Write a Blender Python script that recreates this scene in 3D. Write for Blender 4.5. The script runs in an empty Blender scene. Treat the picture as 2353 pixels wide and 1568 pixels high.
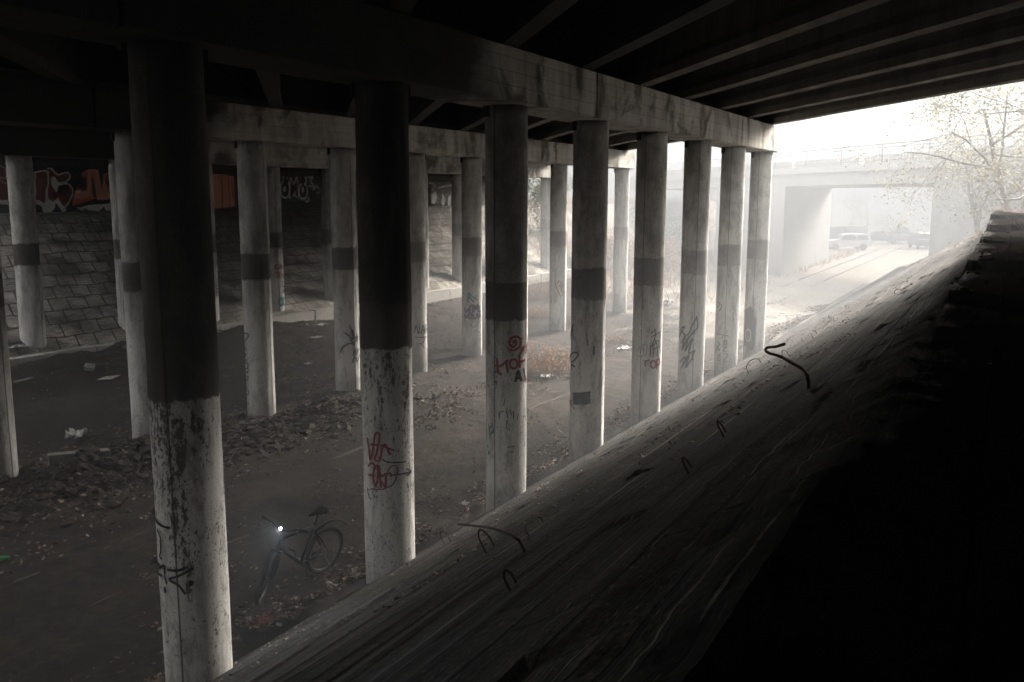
import bpy, bmesh, math, random
from mathutils import Vector, Matrix, noise
R = math.radians
random.seed(7)
scene = bpy.context.scene
C = scene.collection

# ------------------------------------------------------------------ camera
# world: X runs along the rows of columns (away from the viewer), Y to the left across the cutting, Z up
CAM_H, AL, TH, F_PX, ROLL = 5.2574, 0.4954, 0.156, 2109.9, 0.002
fw0 = Vector((math.cos(AL), math.sin(AL), 0)); rt0 = Vector((math.sin(AL), -math.cos(AL), 0)); zz = Vector((0, 0, 1))
fwd = fw0 * math.cos(TH) - zz * math.sin(TH)
up0 = fw0 * math.sin(TH) + zz * math.cos(TH)
rt = rt0 * math.cos(ROLL) + up0 * math.sin(ROLL)
up = up0 * math.cos(ROLL) - rt0 * math.sin(ROLL)
cam_d = bpy.data.cameras.new('camera'); cam = bpy.data.objects.new('camera', cam_d); C.objects.link(cam)
m3 = Matrix((rt, up, -fwd)).transposed()
cam.matrix_world = Matrix.Translation((0, 0, CAM_H)) @ m3.to_4x4()
cam_d.sensor_width = 36; cam_d.sensor_fit = 'HORIZONTAL'; cam_d.lens = F_PX / 2353 * 36
cam_d.clip_start = 0.05; cam_d.clip_end = 3000
scene.camera = cam
CAM = Vector((0, 0, CAM_H))

# ------------------------------------------------------------------ world, sun, exposure
CLOUD = 2.2
SUN_EL, SUN_AZ = R(25), R(-14)      # azimuth of the sun measured from +X towards +Y
w = bpy.data.worlds.new('World'); scene.world = w; w.use_nodes = True
nt = w.node_tree; nt.nodes.clear()
sky = nt.nodes.new('ShaderNodeTexSky'); sky.sky_type = 'NISHITA'; sky.sun_disc = False
sky.sun_elevation = SUN_EL; sky.sun_rotation = R(90) - SUN_AZ
sky.dust_density = 6; sky.air_density = 1.0; sky.ozone_density = 0.5
hs = nt.nodes.new('ShaderNodeHueSaturation'); hs.inputs['Saturation'].default_value = 0.15
bg = nt.nodes.new('ShaderNodeBackground'); bg.inputs['Strength'].default_value = 0.15
wo = nt.nodes.new('ShaderNodeOutputWorld')
nt.links.new(sky.outputs[0], hs.inputs['Color'])
# overcast: the clouds spread the light so that the zenith is about three times as bright as the horizon
wtc = nt.nodes.new('ShaderNodeTexCoord'); wsx = nt.nodes.new('ShaderNodeSeparateXYZ'); nt.links.new(wtc.outputs['Generated'], wsx.inputs[0])
wrp = nt.nodes.new('ShaderNodeMapRange'); wrp.interpolation_type = 'SMOOTHSTEP'; wrp.inputs['From Min'].default_value = 0; wrp.inputs['From Max'].default_value = 1
wrp.inputs['To Min'].default_value = CLOUD * 0.08; wrp.inputs['To Max'].default_value = CLOUD; nt.links.new(wsx.outputs['Z'], wrp.inputs['Value'])
wmx = nt.nodes.new('ShaderNodeMix'); wmx.data_type = 'RGBA'; wmx.inputs[0].default_value = 0.985
nt.links.new(hs.outputs[0], wmx.inputs[6]); nt.links.new(wrp.outputs[0], wmx.inputs[7])
nt.links.new(wmx.outputs[2], bg.inputs['Color']); nt.links.new(bg.outputs[0], wo.inputs['Surface'])
sd = bpy.data.lights.new('sun', 'SUN'); sun = bpy.data.objects.new('sun', sd); C.objects.link(sun)
sd.energy = 4.9; sd.angle = R(30); sd.color = (1, 0.92, 0.83)
sdir = Vector((math.cos(SUN_EL) * math.cos(SUN_AZ), math.cos(SUN_EL) * math.sin(SUN_AZ), math.sin(SUN_EL)))
sun.rotation_euler = (-sdir).to_track_quat('-Z', 'Y').to_euler()
vs = scene.view_settings
vs.view_transform = 'Standard'; vs.look = 'None'; vs.gamma = 1; vs.use_curve_mapping = False
vs.exposure = 4.4
cy = scene.cycles
cy.max_bounces = 6; cy.diffuse_bounces = 1; cy.glossy_bounces = 2; cy.volume_bounces = 0; cy.transparent_max_bounces = 12
cy.use_denoising = True; cy.sample_clamp_indirect = 4

# ------------------------------------------------------------------ helpers
def ray(px, py):
    """direction through a point of the 2353 x 1568 view of the photograph"""
    x = px - 1176.5; y = py - 784
    cr, sr = math.cos(ROLL), math.sin(ROLL)
    X = x * cr + y * sr; Y = -x * sr + y * cr
    return rt0 * (X / F_PX) + up0 * (-Y / F_PX) + fwd
def at_z(px, py, z=0.0):
    d = ray(px, py); return CAM + d * ((z - CAM_H) / d.z)
def at_y(px, py, Y):
    d = ray(px, py); return CAM + d * (Y / d.y)
def at_ground(px, py):
    d = ray(px, py); t = 3.0
    for _ in range(6000):
        P = CAM + d * t
        if P.z <= terrain(P.x, P.y): return P
        t += 0.01 + t * 0.0008
    return P
def fbm(x, y, s=1.0, o=4, z=0.0):
    return noise.fractal(Vector((x * s, y * s, z)), 0.9, 2.1, o)

def node_mat(name):
    m = bpy.data.materials.new(name); m.use_nodes = True
    t = m.node_tree; b = t.nodes['Principled BSDF']
    b.inputs['Specular IOR Level'].default_value = 0.2
    return m, t, b
class G:
    """small node-graph builder"""
    def __init__(s, name):
        s.m, s.t, s.b = node_mat(name)
    def n(s, typ, **kw):
        nd = s.t.nodes.new(typ)
        for k, v in kw.items(): setattr(nd, k, v)
        return nd
    def l(s, a, b): s.t.links.new(a, b)
    def coord(s, kind='Object', scale=(1, 1, 1), rand=False, rot=(0, 0, 0)):
        tc = s.n('ShaderNodeTexCoord'); mp = s.n('ShaderNodeMapping')
        mp.inputs['Scale'].default_value = scale; mp.inputs['Rotation'].default_value = rot
        s.l(tc.outputs[kind], mp.inputs['Vector'])
        if rand:
            oi = s.n('ShaderNodeObjectInfo'); ml = s.n('ShaderNodeMath', operation='MULTIPLY'); ml.inputs[1].default_value = 57.0
            s.l(oi.outputs['Random'], ml.inputs[0])
            cb = s.n('ShaderNodeCombineXYZ'); s.l(ml.outputs[0], cb.inputs[0]); s.l(ml.outputs[0], cb.inputs[1])
            ad = s.n('ShaderNodeVectorMath', operation='ADD'); s.l(mp.outputs[0], ad.inputs[0]); s.l(cb.outputs[0], ad.inputs[1])
            return ad.outputs[0]
        return mp.outputs[0]
    def noise(s, vec, scale, detail=6, rough=0.6, dist=0.0):
        nd = s.n('ShaderNodeTexNoise'); nd.inputs['Scale'].default_value = scale; nd.inputs['Detail'].default_value = detail
        nd.inputs['Roughness'].default_value = rough; nd.inputs['Distortion'].default_value = dist
        s.l(vec, nd.inputs['Vector']); return nd.outputs['Fac']
    def ramp(s, fac, stops, interp='LINEAR'):
        r = s.n('ShaderNodeValToRGB'); e = r.color_ramp; e.interpolation = interp
        while len(e.elements) < len(stops): e.elements.new(0.5)
        for el, (p, c) in zip(e.elements, stops):
            el.position = p; el.color = (c, c, c, 1) if not hasattr(c, '__len__') else (*c, 1)
        s.l(fac, r.inputs[0]); return r.outputs[0]
    def mix(s, fac, a, b, mode='MIX'):
        mx = s.n('ShaderNodeMix', data_type='RGBA', blend_type=mode)
        for i, v in ((0, fac), (6, a), (7, b)):
            if hasattr(v, 'is_linked'): s.l(v, mx.inputs[i])
            elif i == 0: mx.inputs[0].default_value = v
            else: mx.inputs[i].default_value = (*v, 1)
        return mx.outputs[2]
    def math(s, op, a, b=None, clamp=False):
        nd = s.n('ShaderNodeMath', operation=op, use_clamp=clamp)
        for i, v in enumerate((a, b)):
            if v is None: continue
            if hasattr(v, 'is_linked'): s.l(v, nd.inputs[i])
            else: nd.inputs[i].default_value = v
        return nd.outputs[0]
    def bump(s, h, strength=0.4, dist=0.02):
        bp = s.n('ShaderNodeBump'); bp.inputs['Strength'].default_value = strength; bp.inputs['Distance'].default_value = dist
        s.l(h, bp.inputs['Height']); s.l(bp.outputs[0], s.b.inputs['Normal'])
    def done(s, col, rough=0.9):
        if hasattr(col, 'is_linked'): s.l(col, s.b.inputs['Base Color'])
        else: s.b.inputs['Base Color'].default_value = (*col, 1)
        s.b.inputs['Roughness'].default_value = rough
        return s.m
def plain(name, col, rough=0.8, var=0.35, scale=12, metal=0.0):
    g = G(name); v = g.coord('Object', rand=True)
    f = g.noise(v, scale, 5)
    c = g.mix(f, tuple(x * (1 - var) for x in col), tuple(min(1, x * (1 + var)) for x in col))
    g.b.inputs['Metallic'].default_value = metal
    g.bump(f, 0.2, 0.01)
    return g.done(c, rough)

def link(o):
    C.objects.link(o); return o
def mesh_obj(name, verts, faces, mat=None, parent=None, smooth=False, uvs=None):
    me = bpy.data.meshes.new(name); me.from_pydata([tuple(v) for v in verts], [], faces); me.update()
    if uvs:
        ul = me.uv_layers.new(name='UVMap')
        for lp in me.loops: ul.data[lp.index].uv = uvs[lp.vertex_index]
    if smooth: me.polygons.foreach_set('use_smooth', [True] * len(me.polygons))
    o = link(bpy.data.objects.new(name, me))
    if mat: me.materials.append(mat)
    if parent: o.parent = parent
    return o
def empty(name, loc=(0, 0, 0), rz=0.0):
    o = link(bpy.data.objects.new(name, None)); o.location = loc; o.rotation_euler = (0, 0, rz); return o
def tag(o, label=None, cat=None, group=None, kind=None):
    if label: o['label'] = label
    if cat: o['category'] = cat
    if group: o['group'] = group
    if kind: o['kind'] = kind
    elif cat: o['kind'] = 'thing'
    return o
class MB:
    """collects simple solids into one mesh"""
    def __init__(s): s.v = []; s.f = []
    def hexa(s, p):   # 8 points: bottom ring 0-3, top ring 4-7
        b = len(s.v); s.v += [Vector(q) for q in p]
        for q in ((0, 3, 2, 1), (4, 5, 6, 7), (0, 1, 5, 4), (1, 2, 6, 5), (2, 3, 7, 6), (3, 0, 4, 7)): s.f.append([b + i for i in q])
        return s
    def box(s, a, b):
        (x0, y0, z0), (x1, y1, z1) = a, b
        return s.hexa([(x0, y0, z0), (x1, y0, z0), (x1, y1, z0), (x0, y1, z0), (x0, y0, z1), (x1, y0, z1), (x1, y1, z1), (x0, y1, z1)])
    def tube(s, pts, rad, n=8, cap=True):
        pts = [Vector(p) for p in pts]; b = len(s.v); k = len(pts)
        rad = rad if hasattr(rad, '__len__') else [rad] * k
        t0 = (pts[1] - pts[0]).normalized(); u = t0.orthogonal().normalized()
        for i, p in enumerate(pts):
            t = (pts[min(i + 1, k - 1)] - pts[max(i - 1, 0)]).normalized()
            u = (u - t * u.dot(t)).normalized(); vv = t.cross(u)
            for j in range(n):
                a = 2 * math.pi * j / n; s.v.append(p + (u * math.cos(a) + vv * math.sin(a)) * rad[i])
        for i in range(k - 1):
            for j in range(n):
                s.f.append([b + i * n + j, b + i * n + (j + 1) % n, b + (i + 1) * n + (j + 1) % n, b + (i + 1) * n + j])
        if cap:
            s.f.append([b + j for j in range(n)][::-1]); s.f.append([b + (k - 1) * n + j for j in range(n)])
        return s
    def torus(s, c, axis, R0, r, n=40, m=8):
        c = Vector(c); axis = Vector(axis).normalized(); u = axis.orthogonal().normalized(); v = axis.cross(u); b = len(s.v)
        for i in range(n):
            a = 2 * math.pi * i / n; d = u * math.cos(a) + v * math.sin(a)
            for j in range(m):
                q = 2 * math.pi * j / m; s.v.append(c + d * (R0 + r * math.cos(q)) + axis * (r * math.sin(q)))
        for i in range(n):
            for j in range(m):
                s.f.append([b + i * m + j, b + ((i + 1) % n) * m + j, b + ((i + 1) % n) * m + (j + 1) % m, b + i * m + (j + 1) % m])
        return s
    def face(s, pts):
        b = len(s.v); s.v += [Vector(p) for p in pts]; s.f.append(list(range(b, b + len(pts)))); return s
    def loft(s, rings, cap=True):
        b = len(s.v); n = len(rings[0])
        for r in rings: s.v += [Vector(p) for p in r]
        for i in range(len(rings) - 1):
            for j in range(n):
                s.f.append([b + i * n + j, b + i * n + (j + 1) % n, b + (i + 1) * n + (j + 1) % n, b + (i + 1) * n + j])
        if cap:
            s.f.append([b + j for j in range(n)][::-1]); s.f.append([b + (len(rings) - 1) * n + j for j in range(n)])
        return s
    def build(s, name, mat, parent=None, smooth=False, bevel=0):
        o = mesh_obj(name, s.v, s.f, mat, parent, smooth)
        if bevel:
            md = o.modifiers.new('bevel', 'BEVEL'); md.width = bevel; md.segments = 2; md.limit_method = 'ANGLE'
        return o
def catmull(pts, k=6):
    if len(pts) < 3: 
        return [pts[0].lerp(pts[-1], i / k) for i in range(k + 1)]
    P = [pts[0]] + list(pts) + [pts[-1]]; out = []
    for i in range(1, len(P) - 2):
        for j in range(k):
            t = j / k; a, b, c, d = P[i - 1], P[i], P[i + 1], P[i + 2]
            out.append(0.5 * ((2 * b) + (c - a) * t + (2 * a - 5 * b + 4 * c - d) * t * t + (3 * b - a - 3 * c + d) * t ** 3))
    out.append(pts[-1]); return out

# ------------------------------------------------------------------ layout numbers
U0A, U0B, U0C = 6.0812, 9.4069, 16.0232      # X of the first column seen in each row
YA, YB, YC = 6.8977, 15.3388, 23.9407
SP, RAD = 3.2457, 0.325
SKEW = 1.163                                   # the deck crosses at a skew: X gained per metre of Y
def deck_right(Y): return 29.35 + (Y - YA) * SKEW
def deck_left(Y): return deck_right(Y) - 39.0
def soffit(Y): return 7.385 - 0.0166 * (Y - YA)
YW, YR = 30.0, -2.9                            # faces of the two abutment walls
K_SL, Y_TOE, Z_TOE, Y_CREST = 0.637, 7.3, 0.10, 0.40
Z_BERM = Z_TOE + K_SL * (Y_TOE - Y_CREST)
def slope_end(Y):       # how far the paved embankment reaches
    pts = ((-3, 20.5), (-0.2, 20.5), (0.4, 26.0), (1.2, 31.5), (2.6, 40.0), (4.2, 47.0), (7.4, 75.0))
    if Y <= pts[0][0]: return pts[0][1]
    for (a, xa), (b, xb) in zip(pts, pts[1:]):
        if Y <= b: return xa + (xb - xa) * (Y - a) / (b - a)
    return pts[-1][1]
def sstep(a, b, x):
    t = max(0.0, min(1.0, (x - a) / (b - a))); return t * t * (3 - 2 * t)
def mound(X, Y):
    h = 0.0
    # ridge of dug-up soil between the track and the middle row
    for cx, cy_, rx, ry, hh in ((16.6, 14.0, 2.6, 0.9, 0.34), (12.6, 14.9, 2.2, 1.1, 0.36), (9.6, 14.6, 2.4, 1.3, 0.34), (20.3, 12.5, 2.0, 0.5, 0.10), (13.4, 13.6, 1.6, 0.7, 0.2)):
        d = ((X - cx) / rx) ** 2 + ((Y - cy_) / ry) ** 2
        if d < 4: h += hh * math.exp(-d * 1.3)
    return h
def light_block_bank(X, Y):      # unseen earth bank, added to block light from the left opening
    return 9.0 * (1 - sstep(17.0, 23.0, Y)) * sstep(1.0, 9.0, deck_left(Y) - X)
def terrain(X, Y):
    return max(terrain0(X, Y), light_block_bank(X, Y) if Y > -40 else 0)
def terrain0(X, Y):
    if Y < Y_TOE:
        z = Z_TOE + K_SL * (Y_TOE - max(Y, Y_CREST))
        over = X - slope_end(Y)
        if over > 0:
            nat = 0.0 + 0.62 * max(0.0, 5.2 - Y) * (1 if Y > -4 else 1)
            nat = min(nat, 6.0)
            z = max(nat, z - 1.6 * over) if Y > -1.0 else max(min(nat, 4.6), z - 0.8 * over)
        if Y < Y_CREST and over <= 0:
            z = berm(X, Y)
        return z
    z = 0.05 + 0.05 * fbm(X, Y, 0.35) * 1.0
    z += 0.06 * math.exp(-((Y - Y_TOE) / 0.5) ** 2)
    if 3 < X < 36 and Y < 18: z += 0.022 * fbm(X * 0.7, Y, 2.4, 4, 2.0)
    m = mound(X, Y)
    z += m * (0.8 + 0.7 * fbm(X, Y, 1.6, 5))
    if Y > 15: z += 0.42 * sstep(15, 22.5, Y)
    if 14.2 < Y < 16.5:      # soil banked up round the middle columns
        dx = (X - U0B + SP / 2) % SP - SP / 2; z += 0.10 * math.exp(-((dx + 0.1) ** 2 + (Y - YB) ** 2) / 0.22)
    if 19 < Y <= 23.41 and X < 30: z += (0.38 + 0.16 * fbm(X, Y, 0.9)) * sstep(29, 23, X) * sstep(20.5, 23.1, Y)
    if 18 < Y < 23.41 and 3 < X < 50: z += 0.03 * fbm(X * 0.7, Y, 1.8, 4, 2.0)
    if Y > 23.4: z += min(K_LEFT * (Y - 23.4) + 0.40, 4.20)
    return z
K_LEFT = 0.575
def berm(X, Y):
    z = Z_BERM + 0.05 * fbm(X, Y, 0.9)
    # broken ledges that step up towards the far end
    for k, (xs, hh) in enumerate(((7.2, 0.07), (9.9, 0.10), (13.5, 0.05), (17.0, 0.14), (19.0, 0.10))):
        xe = xs + 0.7 * fbm(3.1 * k, Y, 0.8) - 0.5 * (Y - Y_CREST) * 0.3
        z += hh * sstep(xe, xe + 0.12, X)
    return z

# ------------------------------------------------------------------ materials
def mat_column():
    g = G('whitewashed_concrete')
    v = g.coord('Object', rand=True); vs_ = g.coord('Object', scale=(1, 1, 0.16), rand=True)
    tc = g.n('ShaderNodeTexCoord'); sx = g.n('ShaderNodeSeparateXYZ'); g.l(tc.outputs['Object'], sx.inputs[0]); z = sx.outputs['Z']
    big = g.noise(v, 2.2, 6, 0.65); streak = g.noise(vs_, 7, 7, 0.65); fine = g.noise(v, 46, 4, 0.7); pit = g.noise(g.coord('Object', scale=(1, 1, 0.6), rand=True), 24, 7, 0.74)
    def attr(nm):
        a = g.n('ShaderNodeAttribute', attribute_type='OBJECT', attribute_name=nm); return a.outputs['Fac']
    peel = g.math('ADD', g.math('MULTIPLY', pit, 0.55), g.math('MULTIPLY', streak, 0.45))
    # limewash: pale, rubbed and dirty at the foot
    white = g.ramp(g.math('ADD', g.math('MULTIPLY', streak, 0.7), g.math('MULTIPLY', fine, 0.3)), [(0.30, (0.40, 0.385, 0.36)), (0.45, (0.66, 0.645, 0.615)), (0.65, (0.80, 0.79, 0.76))])
    raw = g.ramp(g.math('ADD', g.math('MULTIPLY', streak, 0.55), g.math('MULTIPLY', fine, 0.45)), [(0.3, (0.24, 0.225, 0.20)), (0.43, (0.56, 0.535, 0.495)), (0.60, (0.76, 0.74, 0.70))])
    black = g.mix(streak, (0.012, 0.011, 0.010), (0.06, 0.055, 0.05))
    wet = g.mix(big, (0.05, 0.046, 0.04), (0.13, 0.12, 0.105))
    # flaked patches in the limewash
    band = g.ramp(g.math('MULTIPLY', g.math('ADD', z, g.math('MULTIPLY', big, 1.2)), 0.25), [(0.42, 0.0), (0.62, 0.03), (0.92, 0.05)])
    chip = g.ramp(g.math('SUBTRACT', peel, g.math('ADD', g.math('SUBTRACT', attr('flake'), 0.035), band)), [(0.0, 0), (0.03, 1)])
    low = g.mix(chip, wet, white)
    jz = g.math('ADD', z, g.math('ADD', g.math('MULTIPLY', g.math('SUBTRACT', pit, 0.5), 0.30), g.math('MULTIPLY', g.math('SUBTRACT', g.noise(vs_, 3.0, 4, 0.6), 0.5), 0.45)))
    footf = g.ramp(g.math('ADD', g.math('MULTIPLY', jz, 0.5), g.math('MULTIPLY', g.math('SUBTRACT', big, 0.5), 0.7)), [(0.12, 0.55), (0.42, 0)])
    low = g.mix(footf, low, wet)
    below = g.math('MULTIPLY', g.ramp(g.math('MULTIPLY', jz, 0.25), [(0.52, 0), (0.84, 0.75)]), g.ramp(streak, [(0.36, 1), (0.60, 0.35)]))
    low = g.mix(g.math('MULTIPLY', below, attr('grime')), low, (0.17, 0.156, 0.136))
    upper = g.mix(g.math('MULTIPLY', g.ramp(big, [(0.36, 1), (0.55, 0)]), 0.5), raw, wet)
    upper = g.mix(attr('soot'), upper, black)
    # painted ring
    rfac = g.math('MULTIPLY', g.ramp(peel, [(0.36, 0.35), (0.44, 1)]), attr('ring'))
    inring = g.ramp(g.math('SUBTRACT', g.math('ADD', z, g.math('ADD', g.math('MULTIPLY', g.math('SUBTRACT', pit, 0.5), 0.12), g.math('MULTIPLY', g.math('SUBTRACT', g.noise(v, 4.5, 3, 0.6), 0.5), 0.16))), 3.36), [(0.0, 0), (0.02, 1), (0.585, 1), (0.605, 0)])
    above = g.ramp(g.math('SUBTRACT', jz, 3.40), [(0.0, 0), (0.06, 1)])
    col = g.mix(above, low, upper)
    ring = g.mix(rfac, upper, g.mix(streak, (0.03, 0.027, 0.025), (0.13, 0.12, 0.108)))
    col = g.mix(inring, col, ring)
    speck = g.noise(g.coord('Object', scale=(1, 1, 0.55), rand=True), 38, 3, 0.6)
    blot = g.noise(v, 1.6, 7, 0.7, 0.5)
    sp = g.math('MULTIPLY', g.ramp(speck, [(0.60, 0), (0.66, 1)]), g.ramp(blot, [(0.42, 0.0), (0.58, 0.95)]))
    col = g.mix(sp, col, (0.045, 0.04, 0.035))
    col = g.mix(g.ramp(g.noise(vs_, 2.3, 7, 0.7), [(0.30, 0.75), (0.46, 0)]), col, (0.10, 0.092, 0.082))
    smu = g.noise(g.coord('Object', scale=(1, 1, 0.35), rand=True), 5.5, 8, 0.78, 0.4)
    col = g.mix(g.ramp(smu, [(0.50, 0), (0.62, 0.6)]), col, (0.16, 0.148, 0.13))
    # formwork seam: one vertical joint with dirt in it
    ang = g.math('ARCTAN2', sx.outputs['Y'], sx.outputs['X'])
    dd = g.math('ABSOLUTE', g.math('SINE', g.math('MULTIPLY', g.math('SUBTRACT', g.math('ADD', ang, g.math('MULTIPLY', g.math('SUBTRACT', pit, 0.5), 0.035)), attr('seam')), 0.5)))
    col = g.mix(g.ramp(dd, [(0.008, 0.85), (0.017, 0)]), col, (0.03, 0.027, 0.023))
    g.bump(g.math('ADD', g.math('MULTIPLY', peel, 1.0), g.math('MULTIPLY', fine, 0.35)), 0.55, 0.015)
    return g.done(col, 0.92)
def mat_beam(name='board_marked_concrete', soot_shade_x=None):
    g = G(name); v = g.coord('Object'); vz = g.coord('Object', scale=(1, 1, 0.14))
    br = g.n('ShaderNodeTexBrick'); mp = g.coord('Object', rot=(R(90), 0, 0))
    sx = g.n('ShaderNodeSeparateXYZ'); tc = g.n('ShaderNodeTexCoord'); g.l(tc.outputs['Object'], sx.inputs[0])
    cb = g.n('ShaderNodeCombineXYZ'); g.l(g.math('ADD', sx.outputs['X'], sx.outputs['Y']), cb.inputs[0]); g.l(sx.outputs['Z'], cb.inputs[1]); g.l(cb.outputs[0], br.inputs['Vector'])
    br.inputs['Scale'].default_value = 1; br.inputs['Brick Width'].default_value = 5.3; br.inputs['Row Height'].default_value = 0.195
    br.inputs['Mortar Size'].default_value = 0.004; br.inputs['Color1'].default_value = (0.25, 0.25, 0.25, 1); br.inputs['Color2'].default_value = (0.8, 0.8, 0.8, 1); br.inputs['Mortar'].default_value = (0.0, 0, 0, 1)
    st = g.noise(vz, 3.2, 7, 0.68); big = g.noise(v, 1.1, 6, 0.62, 0.6); fine = g.noise(v, 40, 4, 0.7)
    c = g.ramp(g.math('ADD', g.math('MULTIPLY', st, 0.6), g.math('ADD', g.math('MULTIPLY', br.outputs['Color'], 0.10), g.math('MULTIPLY', fine, 0.25))), [(0.28, (0.12, 0.108, 0.092)), (0.44, (0.44, 0.415, 0.37)), (0.60, (0.70, 0.67, 0.62))])
    c = g.mix(g.ramp(big, [(0.38, 0.85), (0.50, 0)]), c, (0.07, 0.062, 0.052))
    c = g.mix(g.ramp(g.noise(vz, 1.4, 5, 0.7), [(0.55, 0), (0.68, 0.7)]), c, (0.66, 0.63, 0.58))
    c = g.mix(g.math('MULTIPLY', br.outputs['Fac'], 0.55), c, (0.04, 0.036, 0.03))
    if soot_shade_x is not None:      # near stretch blackened: old soot on the front beam, painted shade on the others
        lim = g.math('ADD', g.math('SUBTRACT', sx.outputs['X'], soot_shade_x), g.math('MULTIPLY', g.math('SUBTRACT', big, 0.5), 1.6))
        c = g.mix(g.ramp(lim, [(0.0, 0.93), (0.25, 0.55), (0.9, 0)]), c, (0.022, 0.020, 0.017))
    g.bump(g.math('ADD', g.math('MULTIPLY', br.outputs['Color'], 0.6), g.math('MULTIPLY', fine, 0.4)), 0.5, 0.012)
    return g.done(c, 0.92)
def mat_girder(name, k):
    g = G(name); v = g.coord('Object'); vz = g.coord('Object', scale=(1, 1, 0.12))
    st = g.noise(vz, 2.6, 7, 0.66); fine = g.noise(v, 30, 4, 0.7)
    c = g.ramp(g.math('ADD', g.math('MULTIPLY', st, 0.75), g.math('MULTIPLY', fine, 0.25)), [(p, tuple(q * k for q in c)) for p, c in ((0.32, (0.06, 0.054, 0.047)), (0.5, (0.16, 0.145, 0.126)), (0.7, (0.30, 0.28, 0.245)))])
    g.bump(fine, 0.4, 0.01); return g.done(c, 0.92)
def mat_slab(name, sx, sy, dark, lite, gap=0.014, strk=(0.35, 1.5, 1.5), crest=False):
    g = G(name); tc = g.n('ShaderNodeTexCoord'); br = g.n('ShaderNodeTexBrick'); g.l(tc.outputs['UV'], br.inputs['Vector'])
    v = g.coord('Object'); vx = g.coord('Object', scale=strk)
    br.inputs['Scale'].default_value = 1; br.inputs['Brick Width'].default_value = sx; br.inputs['Row Height'].default_value = sy; br.inputs['Mortar Size'].default_value = gap; br.inputs['Mortar Smooth'].default_value = 0.4
    br.inputs['Color1'].default_value = (0.3, 0.3, 0.3, 1); br.inputs['Color2'].default_value = (0.75, 0.75, 0.75, 1); br.inputs['Mortar'].default_value = (0, 0, 0, 1)
    st = g.noise(vx, 2.4, 8, 0.72); fine = g.noise(v, 34, 5, 0.7); big = g.noise(v, 0.7, 6, 0.6)
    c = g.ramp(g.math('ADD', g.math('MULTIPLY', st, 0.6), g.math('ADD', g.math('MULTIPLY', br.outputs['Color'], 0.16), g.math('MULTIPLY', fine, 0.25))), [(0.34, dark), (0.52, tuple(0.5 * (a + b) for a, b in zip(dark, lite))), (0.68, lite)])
    c = g.mix(g.ramp(big, [(0.36, 0.8), (0.56, 0)]), c, (0.045, 0.039, 0.032))
    c = g.mix(br.outputs['Fac'], c, (0.022, 0.019, 0.016))
    if crest:     # bare black soil takes over where the slope rounds off into the berm
        so = g.n('ShaderNodeSeparateXYZ'); g.l(v, so.inputs[0])
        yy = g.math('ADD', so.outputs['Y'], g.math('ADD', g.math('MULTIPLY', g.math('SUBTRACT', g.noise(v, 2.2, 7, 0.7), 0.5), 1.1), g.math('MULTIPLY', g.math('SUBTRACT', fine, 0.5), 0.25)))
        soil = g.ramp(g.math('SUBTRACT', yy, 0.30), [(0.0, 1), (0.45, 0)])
    fs_ = g.noise(g.coord('Object', scale=(strk[0] * 2.5, 9, 9)), 2.4, 6, 0.7)
    c = g.mix(g.ramp(fs_, [(0.38, 0.9), (0.50, 0)]), c, (0.018, 0.0155, 0.0125))
    if crest:
        grit = g.noise(g.coord('Object', scale=(0.5, 1, 1)), 55, 4, 0.8)
        c = g.mix(g.ramp(grit, [(0.40, 0.85), (0.52, 0)]), c, (0.012, 0.0105, 0.0085)); c = g.mix(g.ramp(grit, [(0.58, 0), (0.70, 0.8)]), c, (0.30, 0.275, 0.24))
        c = g.mix(g.ramp(g.noise(v, 1.3, 8, 0.75), [(0.40, 0.75), (0.52, 0)]), c, (0.014, 0.012, 0.010))
    if crest: c = g.mix(g.ramp(g.noise(g.coord('Object', scale=(0.12, 13, 13)), 2.0, 5, 0.7), [(0.60, 0), (0.68, 0.8)]), c, (0.40, 0.37, 0.33))
    h = g.math('SUBTRACT', g.math('ADD', g.math('MULTIPLY', fine, 0.3), g.math('ADD', g.math('MULTIPLY', fs_, 0.6), g.math('MULTIPLY', st, 0.3))), g.math('MULTIPLY', br.outputs['Fac'], 0.8))
    if crest:
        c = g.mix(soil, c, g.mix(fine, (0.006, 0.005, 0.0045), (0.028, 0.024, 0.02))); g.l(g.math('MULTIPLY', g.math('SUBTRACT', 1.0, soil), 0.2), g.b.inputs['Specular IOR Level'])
    g.bump(h, 0.7, 0.03); return g.done(c, 0.95)
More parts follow.
